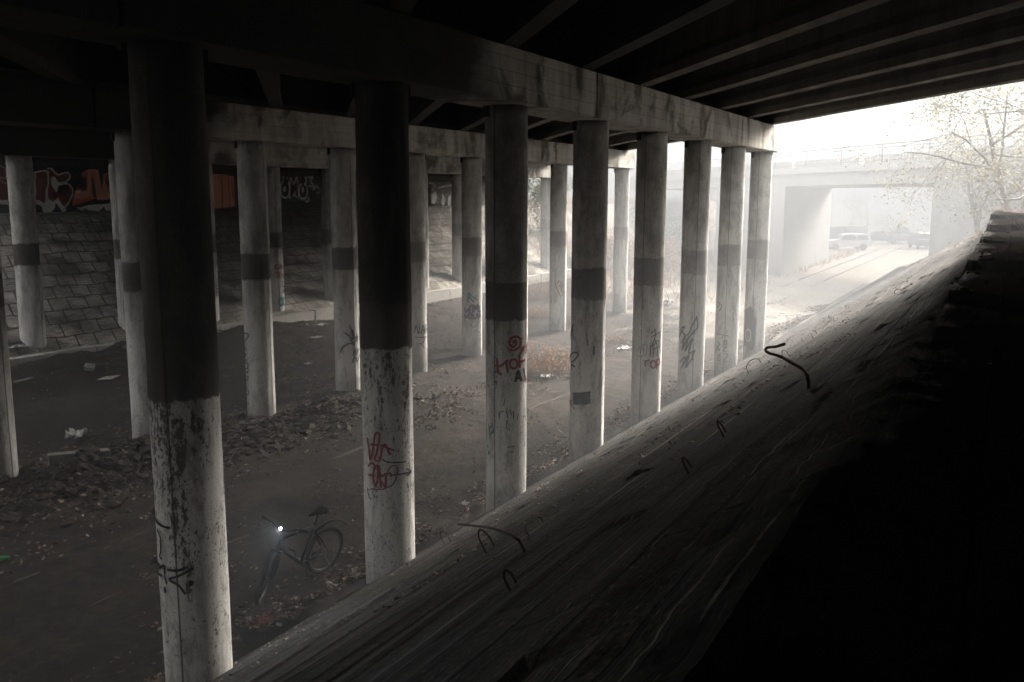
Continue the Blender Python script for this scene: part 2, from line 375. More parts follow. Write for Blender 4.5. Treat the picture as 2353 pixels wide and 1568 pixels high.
def mat_dirt():
    g = G('trodden_dirt'); v = g.coord('Object'); vx = g.coord('Object', scale=(0.5, 1, 1))
    a = g.noise(vx, 0.55, 7, 0.65); b = g.noise(v, 5, 8, 0.78); f = g.noise(v, 34, 4, 0.75)
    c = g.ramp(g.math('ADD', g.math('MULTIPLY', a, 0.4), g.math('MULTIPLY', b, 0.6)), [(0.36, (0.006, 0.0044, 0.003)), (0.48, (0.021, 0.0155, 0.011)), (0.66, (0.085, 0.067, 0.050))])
    c = g.mix(g.ramp(f, [(0.62, 0), (0.72, 0.6)]), c, (0.20, 0.175, 0.15))
    # soil paler beyond the deck, darker under it: daylight and shade put into colour
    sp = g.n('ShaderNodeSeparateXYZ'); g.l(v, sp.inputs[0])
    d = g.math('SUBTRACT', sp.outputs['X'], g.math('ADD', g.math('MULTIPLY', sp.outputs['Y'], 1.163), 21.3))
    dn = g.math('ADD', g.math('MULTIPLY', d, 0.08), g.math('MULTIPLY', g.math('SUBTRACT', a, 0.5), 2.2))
    open_pale = g.ramp(g.math('ADD', g.math('MULTIPLY', a, 0.3), g.math('MULTIPLY', b, 0.7)), [(0.35, (0.20, 0.165, 0.13)), (0.5, (0.36, 0.32, 0.27)), (0.65, (0.50, 0.46, 0.41))])
    c = g.mix(g.ramp(dn, [(0.0, 0), (0.75, 1)]), c, open_pale)
    g.bump(g.math('ADD', g.math('MULTIPLY', b, 0.7), g.math('MULTIPLY', f, 0.3)), 0.9, 0.06); return g.done(c, 0.95)
def mat_leaf(name, stops, rough=0.7, trans=0.0):
    g = G(name); ge = g.n('ShaderNodeNewGeometry')
    c = g.ramp(ge.outputs['Random Per Island'], stops)
    m = g.done(c, rough)
    if trans:
        tl = g.n('ShaderNodeBsdfTranslucent'); g.l(c, tl.inputs['Color']); mx = g.n('ShaderNodeMixShader'); mx.inputs[0].default_value = trans
        out = [n for n in g.t.nodes if n.type == 'OUTPUT_MATERIAL'][0]; g.l(g.b.outputs[0], mx.inputs[1]); g.l(tl.outputs[0], mx.inputs[2]); g.l(mx.outputs[0], out.inputs['Surface'])
    return m
M = dict(
    column=mat_column(), beam=mat_beam(), sootbeam=mat_beam('sooty_board_concrete', 10.9), shadebeam_mid=mat_beam('shaded_middle_beam_concrete', 14.2), shadebeam_back=mat_beam('shaded_back_beam_concrete', 20.5), girder=mat_girder('lit_girder_concrete', 1.2), shadegirder=mat_girder('shaded_girder_concrete', 0.4), dirt=mat_dirt(),
    right_slab=mat_slab('weathered_slope_slabs', 0.9, 0.36, (0.006, 0.0054, 0.0045), (0.118, 0.108, 0.094), 0.018, (0.035, 2.6, 2.6), True),
    left_slab=mat_slab('square_slope_slabs', 0.62, 0.62, (0.24, 0.22, 0.19), (0.66, 0.61, 0.54), 0.03, (0.5, 0.9, 0.9)),
    curb=plain('pale_curb_concrete', (0.42, 0.40, 0.365), 0.9, 0.35, 5),
    block=plain('grey_block_concrete', (0.22, 0.205, 0.18), 0.9, 0.35, 7),
    wall=plain('dark_wall_concrete', (0.07, 0.064, 0.056), 0.92, 0.5, 3),
    soot=plain('soot_black_trim', (0.02, 0.018, 0.016), 0.9),
    farconc=plain('far_bridge_concrete', (0.42, 0.41, 0.39), 0.9, 0.3, 2),
    steel=plain('grey_painted_steel', (0.16, 0.16, 0.16), 0.6),
    rust=plain('rusty_rebar', (0.055, 0.028, 0.018), 0.8, 0.5, 30),
    rail=plain('rusty_rail_steel', (0.09, 0.075, 0.062), 0.6, 0.4, 12, 0.0),
    black=plain('black_spray_paint', (0.010, 0.010, 0.010), 0.6, 0.3, 20),
    red=plain('dark_red_spray_paint', (0.24, 0.018, 0.012), 0.6, 0.35, 20),
    brown=plain('red_brown_spray_paint', (0.20, 0.06, 0.03), 0.6, 0.35, 20),
    teal=plain('teal_spray_paint', (0.05, 0.20, 0.24), 0.6, 0.4, 20),
    green=plain('dark_green_spray_paint', (0.015, 0.11, 0.075), 0.6, 0.3, 20),
    purple=plain('faded_purple_spray_paint', (0.15, 0.13, 0.19), 0.6, 0.4, 20),
    greyp=plain('grey_spray_paint', (0.13, 0.125, 0.12), 0.6, 0.4, 20),
    salmon=plain('salmon_orange_wall_paint', (0.95, 0.36, 0.22), 0.7, 0.25, 9),
    orange=plain('deep_orange_wall_paint', (0.75, 0.15, 0.02), 0.7, 0.25, 9),
    maroon=plain('maroon_wall_paint', (0.22, 0.032, 0.017), 0.7, 0.4, 9),
    ochre=plain('ochre_wall_paint', (0.22, 0.10, 0.03), 0.7, 0.4, 9),
    whitep=plain('white_wall_paint', (0.75, 0.74, 0.70), 0.7, 0.3, 9),
    blackwall=plain('black_wall_paint', (0.012, 0.012, 0.011), 0.7, 0.3, 9),
    asphalt=plain('asphalt', (0.05, 0.05, 0.05), 0.9),
    paper=plain('white_litter', (0.52, 0.51, 0.49), 0.7, 0.12, 8),
    board=plain('pale_board', (0.36, 0.32, 0.27), 0.8, 0.3, 8),
    rubber=plain('black_rubber', (0.018, 0.018, 0.018), 0.7, 0.3, 20),
    bikepaint=plain('black_bike_paint', (0.012, 0.013, 0.014), 0.35, 0.2, 8),
    alloy=plain('grey_alloy', (0.16, 0.16, 0.16), 0.4, 0.15, 8, 0.8),
    cangreen=plain('green_can', (0.03, 0.30, 0.07), 0.35, 0.2, 8),
    canred=plain('red_can', (0.16, 0.02, 0.018), 0.4, 0.25, 8),
    bark=plain('grey_bark', (0.20, 0.18, 0.16), 0.9, 0.4, 10),
    stone=plain('pale_boulder', (0.38, 0.36, 0.33), 0.9, 0.3, 4),
)
M['litter'] = mat_leaf('dry_leaf_litter', [(0.0, (0.05, 0.035, 0.024)), (0.45, (0.13, 0.09, 0.06)), (0.75, (0.24, 0.18, 0.13)), (0.93, (0.38, 0.31, 0.24)), (1.0, (0.55, 0.49, 0.42))])
M['clod'] = plain('dark_soil_clods', (0.055, 0.044, 0.035), 0.95, 0.55, 9)
M['bermsoil'] = plain('black_berm_soil', (0.012, 0.0105, 0.009), 1.0, 0.6, 14); M['bermsoil'].node_tree.nodes['Principled BSDF'].inputs['Specular IOR Level'].default_value = 0.0
M['dry'] = mat_leaf('dry_tan_stems', [(0.0, (0.16, 0.085, 0.05)), (0.5, (0.30, 0.18, 0.11)), (1.0, (0.46, 0.33, 0.22))], 0.7, 0.3)
M['leafpale'] = mat_leaf('pale_yellow_leaves', [(0.0, (0.13, 0.125, 0.09)), (0.5, (0.20, 0.19, 0.14)), (1.0, (0.30, 0.285, 0.22))], 0.7, 0.5)
M['leafgreen'] = mat_leaf('dull_green_leaves', [(0.0, (0.05, 0.065, 0.03)), (0.6, (0.09, 0.11, 0.05)), (1.0, (0.17, 0.17, 0.09))], 0.7, 0.4)

# ------------------------------------------------------------------ ground
def spread(a, b, fine0, fine1, step, grow=1.25):
    xs = []; x = fine0
    while x < fine1: xs.append(x); x += step
    s = step
    while x < b: xs.append(x); s *= grow; x += s
    xs.append(b); s = step; x = fine0 - s
    while x > a: xs.insert(0, x); s *= grow; x -= s
    xs.insert(0, a); return xs
def sheet(name, xs, ys, zf, mat, uvf=None):
    vv = [(x, y, zf(x, y)) for y in ys for x in xs]; nx = len(xs)
    ff = [(j * nx + i, j * nx + i + 1, (j + 1) * nx + i + 1, (j + 1) * nx + i) for j in range(len(ys) - 1) for i in range(nx - 1)]
    uv = [uvf(x, y) for y in ys for x in xs] if uvf else None
    return mesh_obj(name, vv, ff, mat, smooth=True, uvs=uv)
def ground_z(X, Y):
    z = terrain(X, Y)
    if Y < Y_TOE + 0.3 and X < slope_end(Y) + 0.6: z -= 0.35     # the paved embankment lies over it
    if Y > 23.3 and deck_left(Y) - 5 < X < deck_right(Y) + 2.5: z -= 0.30
    return z
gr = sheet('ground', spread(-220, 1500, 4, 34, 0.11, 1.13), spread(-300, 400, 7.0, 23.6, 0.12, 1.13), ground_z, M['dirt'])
tag(gr, kind='structure')

# paved embankment on the right, the one the viewer stands on
ROWS = [0.0]
while ROWS[-1] < 9: ROWS.append(ROWS[-1] + random.uniform(0.10, 0.34))
def slab_off(X, s):
    i = 0
    while i < len(ROWS) - 2 and ROWS[i + 1] <= s: i += 1
    L = 3.0 + 8.0 * noise.cell(Vector((i * 1.7, 3.3, 0.1))); o = 3.0 * noise.cell(Vector((i * 2.9, 8.3, 0.6)))
    j = math.floor((X + o) / L); fx = (X + o) / L - j - 0.5; fs = (s - ROWS[i]) / (ROWS[i + 1] - ROWS[i]) - 0.5
    h = noise.cell(Vector((i * 1.37 + 0.2, j * 1.91 + 0.4, 0.3))); h2 = noise.cell(Vector((i * 2.1 + 5.2, j * 1.3 + 7.4, 1.3))); h3 = noise.cell(Vector((i * 3.1 + 1.2, j * 2.3 + 2.4, 5.3)))
    z = 0.012 * (h - 0.5) + 0.042 * fs * (h2 - 0.25) + 0.006 * fx * (h3 - 0.5)
    if h3 > 0.95: z -= 0.02                       # a few slabs sunk or gone
    return z
def emb_z(X, Y):
    if Y < Y_CREST: return berm(X, Y) if X <= slope_end(Y) else terrain(X, Y) 
    z = Z_TOE + K_SL * (Y_TOE - Y)
    s = (Y_TOE - Y) * 1.186
    over = X - slope_end(Y)
    edge = sstep(0.0, 0.8, Y_TOE - Y)
    wgt = sstep(0, 0.5, Y - Y_CREST)
    z += slab_off(X, s) * edge * wgt + (0.006 * fbm(X * 0.04, Y, 9.0, 3) + 0.003 * fbm(X, Y, 7.0, 3)) * edge
    z += 0.015 * fbm(X, Y, 0.25, 2) * edge
    if Y < 1.2: z += 0.02 * fbm(X, Y, 3.5, 5) * sstep(1.2, 0.5, Y)
    if over > 0: z -= 1.6 * over
    if Y > Y_TOE - 0.02: z -= 0.12
    return z
xs = []; x = -14.0
while x < 78:
    xs.append(x); x += 0.06 if -1 < x < 16 else (0.10 if 0 < x < 32 else 0.3)
ys = []; y = -3.0
while y < 7.45:
    ys.append(y); y += 0.08 if y < Y_CREST - 0.1 else 0.045
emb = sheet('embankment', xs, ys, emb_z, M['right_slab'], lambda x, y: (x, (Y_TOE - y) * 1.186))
emb.data.polygons.foreach_set('use_smooth', [False] * len(emb.data.polygons))
tag(emb, kind='structure')
# paved slope on the left with its curb
def left_z(X, Y):
    s = (Y - 23.4) * 1.153
    i = math.floor(s / 0.5); j = math.floor((X + 0.25 * (i % 2)) / 0.5)
    h = noise.cell(Vector((i * 1.37 + 9.2, j * 1.91 + 2.4, 0.3)))
    return 0.92 + K_LEFT * (Y - 23.4) + 0.018 * (h - 0.5) + 0.05 * fbm(X, Y, 0.4, 3)
xs = []; x = 8.0
while x < 58: xs.append(x); x += 0.16
ys = [23.4 + 0.09 * i for i in range(74)]
vv = []; uvl = []
for y in ys:
    for t in range(260):
        X = deck_left(y) - 4 + (deck_right(y) + 2 - deck_left(y) + 4) * t / 259
        vv.append((X, y, left_z(X, y))); uvl.append((X - 0.4 * y, (y - 23.4) * 1.153))
ff = [(j * 260 + i, j * 260 + i + 1, (j + 1) * 260 + i + 1, (j + 1) * 260 + i) for j in range(len(ys) - 1) for i in range(259)]
ls = mesh_obj('paved_slope', vv, ff, M['left_slab'], smooth=True, uvs=uvl); tag(ls, kind='structure')
cb = MB(); X = deck_left(23.3) - 4; k = 0
while X < deck_right(23.3) + 3:
    L = 2.4; dz = 0.02 * math.sin(k * 2.3)
    cb.box((X, 23.12 + 0.02 * math.sin(k), 0.20), (X + L - 0.035, 23.42, 0.95 + dz)); X += L; k += 1
tag(cb.build('concrete_curb', M['curb'], bevel=0.015), 'pale concrete curb in long pieces along the foot of the left paved slope', 'curb')

# ------------------------------------------------------------------ bridge superstructure
def tag_thing(o, label, cat, group=None): return tag(o, label, cat, group)
for row, Y, z0, nm in (('A', YA, 6.61, 'front'), ('B', YB, 6.485, 'middle'), ('C', YC, 6.325, 'back')):
    xe = deck_right(Y) - 0.05; xl = deck_left(Y) + 0.2; hw = 0.45; top = soffit(Y) - 0.02
    mb = MB(); segs = []
    # cast in pieces with dark joints, ends cut along the skew
    joints = [xe]
    x = xe - {'A': 4.6, 'B': 8.2, 'C': 6.0}[row]
    while x > xl + 2: joints.append(x); x -= 9.7
    joints.append(xl)
    for a, b in zip(joints[1:], joints):
        g0 = 0.02 if a != xl else 0; g1 = 0.02 if b != xe else 0
        sk = hw * SKEW
        def xx(v, s, end): return v + (s * sk * 0.35 if end else 0)
        mb.hexa([(xx(a, -1, a == xl) + g0, Y - hw, z0), (xx(b, -1, b == xe) - g1, Y - hw, z0), (xx(b, 1, b == xe) - g1, Y + hw, z0), (xx(a, 1, a == xl) + g0, Y + hw, z0),
                 (xx(a, -1, a == xl) + g0, Y - hw, top), (xx(b, -1, b == xe) - g1, Y - hw, top), (xx(b, 1, b == xe) - g1, Y + hw, top), (xx(a, 1, a == xl) + g0, Y + hw, top)])
        if b != xe: mb.box((b - 0.0199, Y - hw + 0.05, z0 + 0.03), (b + 0.0199, Y + hw - 0.05, top - 0.03))
    o = mb.build('cap_beam', M[{'A': 'sootbeam', 'B': 'shadebeam_mid', 'C': 'shadebeam_back'}[row]], bevel=0.02)
    tag(o, {'front': 'long board-marked concrete beam on the front row of columns, nearest the viewer',
            'middle': 'pale stained concrete beam carried by the middle row of columns',
            'back': 'concrete beam on the back row of columns, nearest the graffiti wall'}[nm], 'beam', 'cap beams under the bridge deck')
deck = empty('bridge_deck', (29.35, YA, 7.38)); tag(deck, 'dark overhead road bridge deck on rows of concrete girders', 'bridge deck')
def local(o, root):
    o.parent = root; o.matrix_parent_inverse = Matrix.Translation(-Vector(root.location)); return o
GY0, GY1 = YR + 0.25, YW - 0.1
gdx, gdy = SKEW, 1.0; gl = math.hypot(gdx, gdy); px_, py_ = gdy / gl, -gdx / gl        # across-girder direction
NG = 13
for k in range(NG):
    x_at = 28.75 - 2.72 * k            # X where the middle of the flange passes over the front row
    def ring(Y):
        cx_ = x_at + (Y - YA) * SKEW; z = soffit(Y)
        prof = [(-0.135, 0), (0.135, 0), (0.135, 0.16), (0.09, 0.30), (0.09, 0.86), (0.30, 0.98), (0.30, 1.06), (-0.30, 1.06), (-0.30, 0.98), (-0.09, 0.86), (-0.09, 0.30), (-0.135, 0.16)]
        return [(cx_ + a * px_, Y + a * py_, z + h) for a, h in prof]
    n = 28; rings = []
    for i in range(n + 1):
        Y = GY0 + (GY1 - GY0) * i / n; r = ring(Y)
        r = [(a + 0.008 * fbm(k * 7 + j, Y, 0.9), b, c + (0.012 * fbm(Y, k * 3.7, 0.8) if j < 2 else 0)) for j, (a, b, c) in enumerate(r)]
        rings.append(r)
    local(MB().loft(rings).build('girder', M['girder' if k < 5 else 'shadegirder']), deck)  # outer girders paler, inner ones darker: daylight and shade put into the colour
# cross walls between girders above each beam, slab, parapets
def skewbox(mb, x0, x1, Y0, Y1, zb, zt):
    q = []
    for z in (zb, zt):
        for Y, xo in ((Y0, x0), (Y0, x1), (Y1, x1), (Y1, x0)):
            q.append((xo + (Y - YA) * SKEW, Y, soffit(Y) + z))
    return mb.hexa(q)
XL0, XR0 = 29.55 - 39.0, 29.55
mb = MB(); skewbox(mb, XL0, XR0, GY0 - 1, GY1 + 1, 1.062, 1.30); local(mb.build('deck_slab', M['shadegirder']), deck)
for Yb in (YA, YB, YC):
    mb = MB()
    for k in range(NG - 1):
        xb = 28.75 - 2.72 * k
        skewbox(mb, xb - 2.72 + 0.13, xb - 0.13, Yb + 0.12, Yb + 0.32, 0.18, 1.058)
    local(mb.build('cross_wall', M['shadegirder']), deck)
mb = MB(); skewbox(mb, XL0 + 0.3, XR0 - 0.3, GY0 - 1, GY1 + 1, 1.304, 1.38); local(mb.build('road_surface', M['asphalt']), deck)
for a, b in ((XL0, XL0 + 0.28), (XR0 - 0.28, XR0)):
    mb = MB(); skewbox(mb, a, b, GY0 - 1, GY1 + 1, 1.303, 2.2); local(mb.build('parapet', M['farconc']), deck)

# abutment walls
def abut(Yf, dirn):
    mb = MB(); x0, x1 = deck_left(Yf) - 1.5, deck_right(Yf) + 1.5
    mb.box((x0, min(Yf, Yf + 0.7 * dirn), 3.6), (x1, max(Yf, Yf + 0.7 * dirn), 8.0)); return mb
back_wall = abut(YW, 1).build('abutment_wall', M['wall'], bevel=0.01)
tag(back_wall, 'dark concrete abutment wall covered in graffiti above the left paved slope', 'wall')
led = MB(); led.box((deck_left(YW) - 1.5, YW - 0.12, 6.30), (deck_right(YW) + 1.5, YW - 0.002, 6.46)); led.build('ledge', M['wall'], back_wall)
rw = abut(YR, -1).build('abutment_wall', M['wall'], bevel=0.01)
tag(rw, 'dark concrete abutment wall at the top of the right embankment, behind the viewer', 'wall')

# ------------------------------------------------------------------ columns
SEG = 56
def column_mesh(seed):
    hs_ = [-0.6] + [0.18 * i for i in range(0, 38)]
    vv = []; ff = []; H = 1.0
    zs = [-0.6 + 0.15 * i for i in range(60)]
    return zs
SEAM_PX = {0: (414, 1440), 1: (941, 1028), 2: (1137, 820), 3: (1383, 857), 4: (1478, 600), 5: (1600, 600), 6: (1672, 600), 7: (1737, 560)}
def make_column(X, Y, ztop, idx, flake=0.40, ring=0.6, soot=0.2):
    zb = -0.4; n = 48; vv = []; ff = []
    sa = random.uniform(0, 6.28)
    if idx in SEAM_PX:
        d = ray(*SEAM_PX[idx]); a = d.x ** 2 + d.y ** 2; bq = -2 * (d.x * X + d.y * Y); D = max(0, bq * bq - 4 * a * (X * X + Y * Y - RAD ** 2)); t = (-bq - math.sqrt(D)) / (2 * a)
        sa = math.atan2(d.y * t - Y, d.x * t - X) % (2 * math.pi)
    elif idx >= 20: sa = math.atan2(-Y, -X) + random.choice((-1, 1)) * random.uniform(.4, 1.1)
    seam = [sa % (2 * math.pi), (sa + math.pi) % (2 * math.pi)]
    for i in range(n + 1):
        z = zb + (ztop - zb) * i / n
        for j in range(SEG):
            a = 2 * math.pi * j / SEG
            r = RAD + 0.006 * noise.noise(Vector((math.cos(a) * 2 + idx * 3, math.sin(a) * 2, z * 0.9)))
            for s in seam:
                d = abs((a - s + math.pi) % (2 * math.pi) - math.pi)
                if d < 0.06: r += 0.010
            if 3.34 < z < 3.46 or 3.92 < z < 4.03: r += 0.004
            vv.append((r * math.cos(a), r * math.sin(a), z))
    for i in range(n):
        for j in range(SEG):
            ff.append((i * SEG + j, i * SEG + (j + 1) % SEG, (i + 1) * SEG + (j + 1) % SEG, (i + 1) * SEG + j))
    ff.append([n * SEG + j for j in range(SEG)])
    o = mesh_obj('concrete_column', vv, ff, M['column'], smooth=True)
    o.location = (X, Y, 0)
    o['grime'] = 0.35 if idx in (0, 1) else 1.0; o['flake'] = flake; o['ring'] = ring; o['soot'] = soot; o['seam'] = (sa + math.pi) % (2 * math.pi) - math.pi
    # leftover formwork bits where the column meets the beam
    a = R(-20) + random.uniform(-0.2, 0.2)
    for aa in (a, a + math.pi * 0.9):
        c, s = math.cos(aa), math.sin(aa); b = MB()
        b.hexa([(c * (RAD + e) - s * f, s * (RAD + e) + c * f, ztop - h) for h in (0.17, 0.01) for e, f in ((-0.02, -0.05), (0.045, -0.05), (0.045, 0.05), (-0.02, 0.05))])
        b.build('formwork_stub', M['soot'], o)
    return o
cols = {}
A_LAB = ['thick sooty column nearest the viewer, black arrow tag low on its side', 'column with a soot-black upper half and red tags, beside the bicycle', 'column with red lettering at mid height above a green scrawl, front row',
         'column with a solid black rectangle painted low on it', 'column with red letters below dripping black tag, front row', 'column with a big jagged black tag at mid height, front row',
         'slim front-row column with grey stacked letters, next to last', 'last front-row column with a dark grey painted patch near its foot']
A_DX = [0.04, 0.07, 0.0, -0.03, -0.02, 0.0, 0.03, 0.03]
A_PAR = [(0.44, 1.0, 0.93), (0.43, 1.0, 0.99), (0.42, 0.95, 0.45), (0.40, 0.75, 0.12), (0.385, 0.65, 0.05), (0.395, 0.5, 0.0), (0.40, 0.6, 0.0), (0.39, 0.6, 0.0)]
for i in range(-1, 8):
    par = A_PAR[i] if i >= 0 else (0.42, 1, 0.7)
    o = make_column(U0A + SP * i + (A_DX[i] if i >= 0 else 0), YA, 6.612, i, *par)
    tag(o, A_LAB[i] if i >= 0 else 'whitewashed front-row column just beyond the left edge of the picture', 'column', 'front row of bridge columns'); cols['A', i] = o
B_LAB = ['column cut by the left edge of the picture, middle row', 'pale middle-row column half hidden behind the thick sooty one', 'middle-row column with black letters running down its lower half', 'middle-row column with a bold black tag, left of the soot-black one',
         'middle-row column with black letters, peeking out right of the soot-black one', 'middle-row column with teal arrow over purple block letters', 'middle-row column hidden behind the one with red lettering', 'pale middle-row column with a small red tag',
         'middle-row column hidden behind the one with the black rectangle', 'last middle-row column, pale in the fog at its beam end']
for i in range(-1, 10):
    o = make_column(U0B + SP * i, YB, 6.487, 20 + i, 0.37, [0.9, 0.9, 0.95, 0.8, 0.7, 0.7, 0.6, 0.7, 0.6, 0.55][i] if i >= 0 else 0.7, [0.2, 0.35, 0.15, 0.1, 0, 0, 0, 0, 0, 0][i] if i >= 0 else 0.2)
    tag(o, B_LAB[i] if i >= 0 else 'whitewashed middle-row column just beyond the left edge of the picture', 'column', 'middle row of bridge columns'); cols['B', i] = o
C_LAB = ['bright column with a black smudge, standing in the left slope paving', 'back-row column beside the left edge of the thick sooty one', 'back-row column with a small black scribble, in front of salmon paint', 'back-row column with red letters over a teal scrawl',
         'dim back-row column right of the black and white lettering', 'back-row column hidden behind the soot-black column', 'thin bright strip of a back-row column by the curb', 'back-row column near the tan board on the curb',
         'hidden back-row column, fourth from the bright end', 'hidden back-row column, third from the bright end', 'pale last back-row column beside the leafy bush']
for i in range(-1, 11):
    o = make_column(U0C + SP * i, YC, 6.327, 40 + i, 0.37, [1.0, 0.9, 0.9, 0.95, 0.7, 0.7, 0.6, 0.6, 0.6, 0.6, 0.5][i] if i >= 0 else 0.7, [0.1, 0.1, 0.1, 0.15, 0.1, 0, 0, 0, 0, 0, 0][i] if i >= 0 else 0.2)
    tag(o, C_LAB[i] if i >= 0 else 'whitewashed back-row column just beyond the left edge of the picture', 'column', 'back row of bridge columns'); cols['C', i] = o

# ------------------------------------------------------------------ graffiti on the columns (paint skins on the curved surface)
def cyl_hit(px, py, o):
    d = ray(px, py); cx_, cy_ = o.location.x, o.location.y
    a = d.x ** 2 + d.y ** 2; b = -2 * (d.x * cx_ + d.y * cy_); c = cx_ ** 2 + cy_ ** 2 - (RAD + 0.01) ** 2
    D = b * b - 4 * a * c
    if D <= 0: t = -b / (2 * a)
    else: t = (-b - math.sqrt(D)) / (2 * a)
    P = CAM + d * t
    a0 = math.atan2(-cy_, -cx_); da = math.atan2(P.y - cy_, P.x - cx_) - a0
    return Vector(((a0 + (da + math.pi) % (2 * math.pi) - math.pi) * RAD, P.z, 0))
def wrap(q, e=0.0): 
    a = q.x / RAD; r = RAD + 0.018 + e
    return (r * math.cos(a), r * math.sin(a), q.y)
def stroke_mesh(mb, pts, wdt, smooth=True):
    P = catmull(pts, 5) if smooth else [p for a, b in zip(pts, pts[1:]) for p in [a.lerp(b, t / 4) for t in range(4)]] + [pts[-1]]
    L = []; n = len(P)
    for i, p in enumerate(P):
        t = P[min(i + 1, n - 1)] - P[max(i - 1, 0)]
        if t.length < 1e-6: t = Vector((1, 0, 0))
        t.normalize(); nn = Vector((-t.y, t.x, 0)) * (wdt / 2 * (0.75 + 0.5 * random.random() * 0.6))
        L.append((p - nn, p + nn))
    return L
def spray(key, strokes, tr, mat, wdt, poly=None, name='graffiti'):
    o = cols[key]; mb = MB()
    for s in strokes:
        pts = [cyl_hit(*tr(*q), o) for q in s]
        if len(pts) == 1:      # a blot
            c = pts[0]; mb.face([wrap(c + Vector((math.cos(a) * wdt, math.sin(a) * wdt * 1.5, 0))) for a in [i * 0.524 for i in range(12)]]); continue
        for q in pts[1:]:
            while q.x - pts[0].x > math.pi * RAD: q.x -= 2 * math.pi * RAD
            while q.x - pts[0].x < -math.pi * RAD: q.x += 2 * math.pi * RAD
        L = stroke_mesh(mb, pts, wdt * 1.25)
        for (a, b), (c, d) in zip(L, L[1:]): mb.face([wrap(a), wrap(c), wrap(d), wrap(b)])
    for s in poly or ():
        pts = [cyl_hit(*tr(*q), o) for q in s]; n = 10
        ys_ = [p.y for p in pts]; lo, hi = min(ys_), max(ys_); rows = []
        for i in range(n + 1):
            y = lo + (hi - lo) * i / n; y = min(max(y, lo + 1e-4), hi - 1e-4); xs_ = []
            for a, b in zip(pts, pts[1:] + pts[:1]):
                if (a.y - y) * (b.y - y) <= 0 and a.y != b.y: xs_.append(a.x + (b.x - a.x) * (y - a.y) / (b.y - a.y))
            if len(xs_) >= 2: rows.append((min(xs_) + 0.006 * random.uniform(-1, 1), max(xs_) + 0.006 * random.uniform(-1, 1), y))
        for (a, b, y), (c, d, y2) in zip(rows, rows[1:]):
            for k in range(6):
                f0, f1 = k / 6, (k + 1) / 6
                mb.face([wrap(Vector((a + (b - a) * f0, y, 0)), -0.002), wrap(Vector((a + (b - a) * f1, y, 0)), -0.002), wrap(Vector((c + (d - c) * f1, y2, 0)), -0.002), wrap(Vector((c + (d - c) * f0, y2, 0)), -0.002)])
    return mb.build(name, mat, o)
def circ(x, y, rx, ry=None, n=9, a0=0, a1=6.283): ry = ry or rx; return [(x + rx * math.cos(a0 + (a1 - a0) * i / n), y + ry * math.sin(a0 + (a1 - a0) * i / n)) for i in range(n + 1)]
T1 = lambda x, y: (x * .3408, 1034 + y * .3408)
spray(('A', 0), [[(1032, 395), (1038, 470), (1046, 550)], [(1032, 400), (1060, 480), (1100, 515), (1150, 525)], [(1064, 535), (1088, 600), (1086, 690), (1080, 715), (1096, 738)],
                 [(1052, 762), (1072, 765), (1054, 812), (1098, 848)], [(1060, 840), (1056, 800), (1074, 775)], [(1076, 802), (1110, 780), (1116, 850), (1128, 902)], [(1130, 806), (1200, 812), (1268, 788)],
                 [(1302, 795), (1215, 845), (1145, 872), (1205, 912), (1252, 972)], [(1116, 943)], [(1286, 897)]], T1, M['black'], 0.022)
T2 = lambda x, y: (588.3 + x * .3298, 632 + y * .3298)
spray(('A', 1), [[(775, 1130), (788, 1200), (798, 1285), (812, 1240), (832, 1115), (850, 1100), (862, 1130), (842, 1240), (830, 1285), (862, 1292), (880, 1210), (902, 1180), (932, 1255)], [(866, 1185), (900, 1200), (962, 1222)], [(800, 1180), (850, 1185)],
                 [(784, 1335), (800, 1312), (828, 1325), (818, 1400), (832, 1470), (850, 1420), (856, 1325), (872, 1480)], [(842, 1320), (876, 1400), (906, 1388), (900, 1492)], [(786, 1390), (830, 1400)], [(898, 1405), (930, 1380), (945, 1400)]], T2, M['red'], 0.024)
spray(('A', 1), [[(902, 1400), (935, 1340), (970, 1328), (986, 1360), (960, 1450), (905, 1480), (880, 1440)], [(800, 1490), (860, 1495), (900, 1490)]], T2, M['brown'], 0.016)
spray(('A', 1), [[(780, 1480), (786, 1530), (804, 1566)], [(932, 1398), (1000, 1388), (1076, 1370)], [(880, 1280), (920, 1305), (1040, 1300)], [(1045, 1350), (1078, 1370), (1050, 1400)]], T2, M['black'], 0.016)
T3 = lambda x, y: (1091.6 + x * .3752, 632 + y * .3752)
spray(('A', 2), [[(232, 420), (245, 400), (250, 425), (230, 440), (210, 420), (222, 385), (258, 378), (278, 400), (270, 440), (235, 462), (205, 452)], [(135, 508), (140, 570), (150, 602), (165, 608)], [(118, 550), (150, 560), (205, 520)], [(190, 520), (200, 600)],
                 circ(236, 545, 24, 28), [(268, 490), (272, 570)], [(262, 500), (308, 432), (312, 472)], [(270, 535), (305, 520)], [(306, 640)]], T3, M['red'], 0.032)
spray(('A', 2), [[(245, 655), (255, 620), (265, 590), (282, 650)], [(252, 632), (276, 628)], [(295, 572), (300, 610), (304, 640)]], T3, M['black'], 0.045)
spray(('A', 2), [[(84, 912), (90, 950), (90, 1002)], [(86, 945), (104, 925), (112, 950), (98, 975), (122, 955)], [(80, 1040), (82, 1060)], [(88, 1090)]], T3, M['green'], 0.022)
spray(('A', 2), [[(182, 762), (176, 800)], [(150, 880), (150, 842), (178, 836)], [(192, 830), (200, 876)], [(214, 826), (222, 860)], [(232, 834), (236, 880)], [(262, 850), (258, 890)], [(290, 868), (306, 866), (304, 890)], [(196, 890), (190, 945)], [(198, 1055), (240, 1050)], [(205, 1085), (235, 1082)]], T3, M['black'], 0.014)
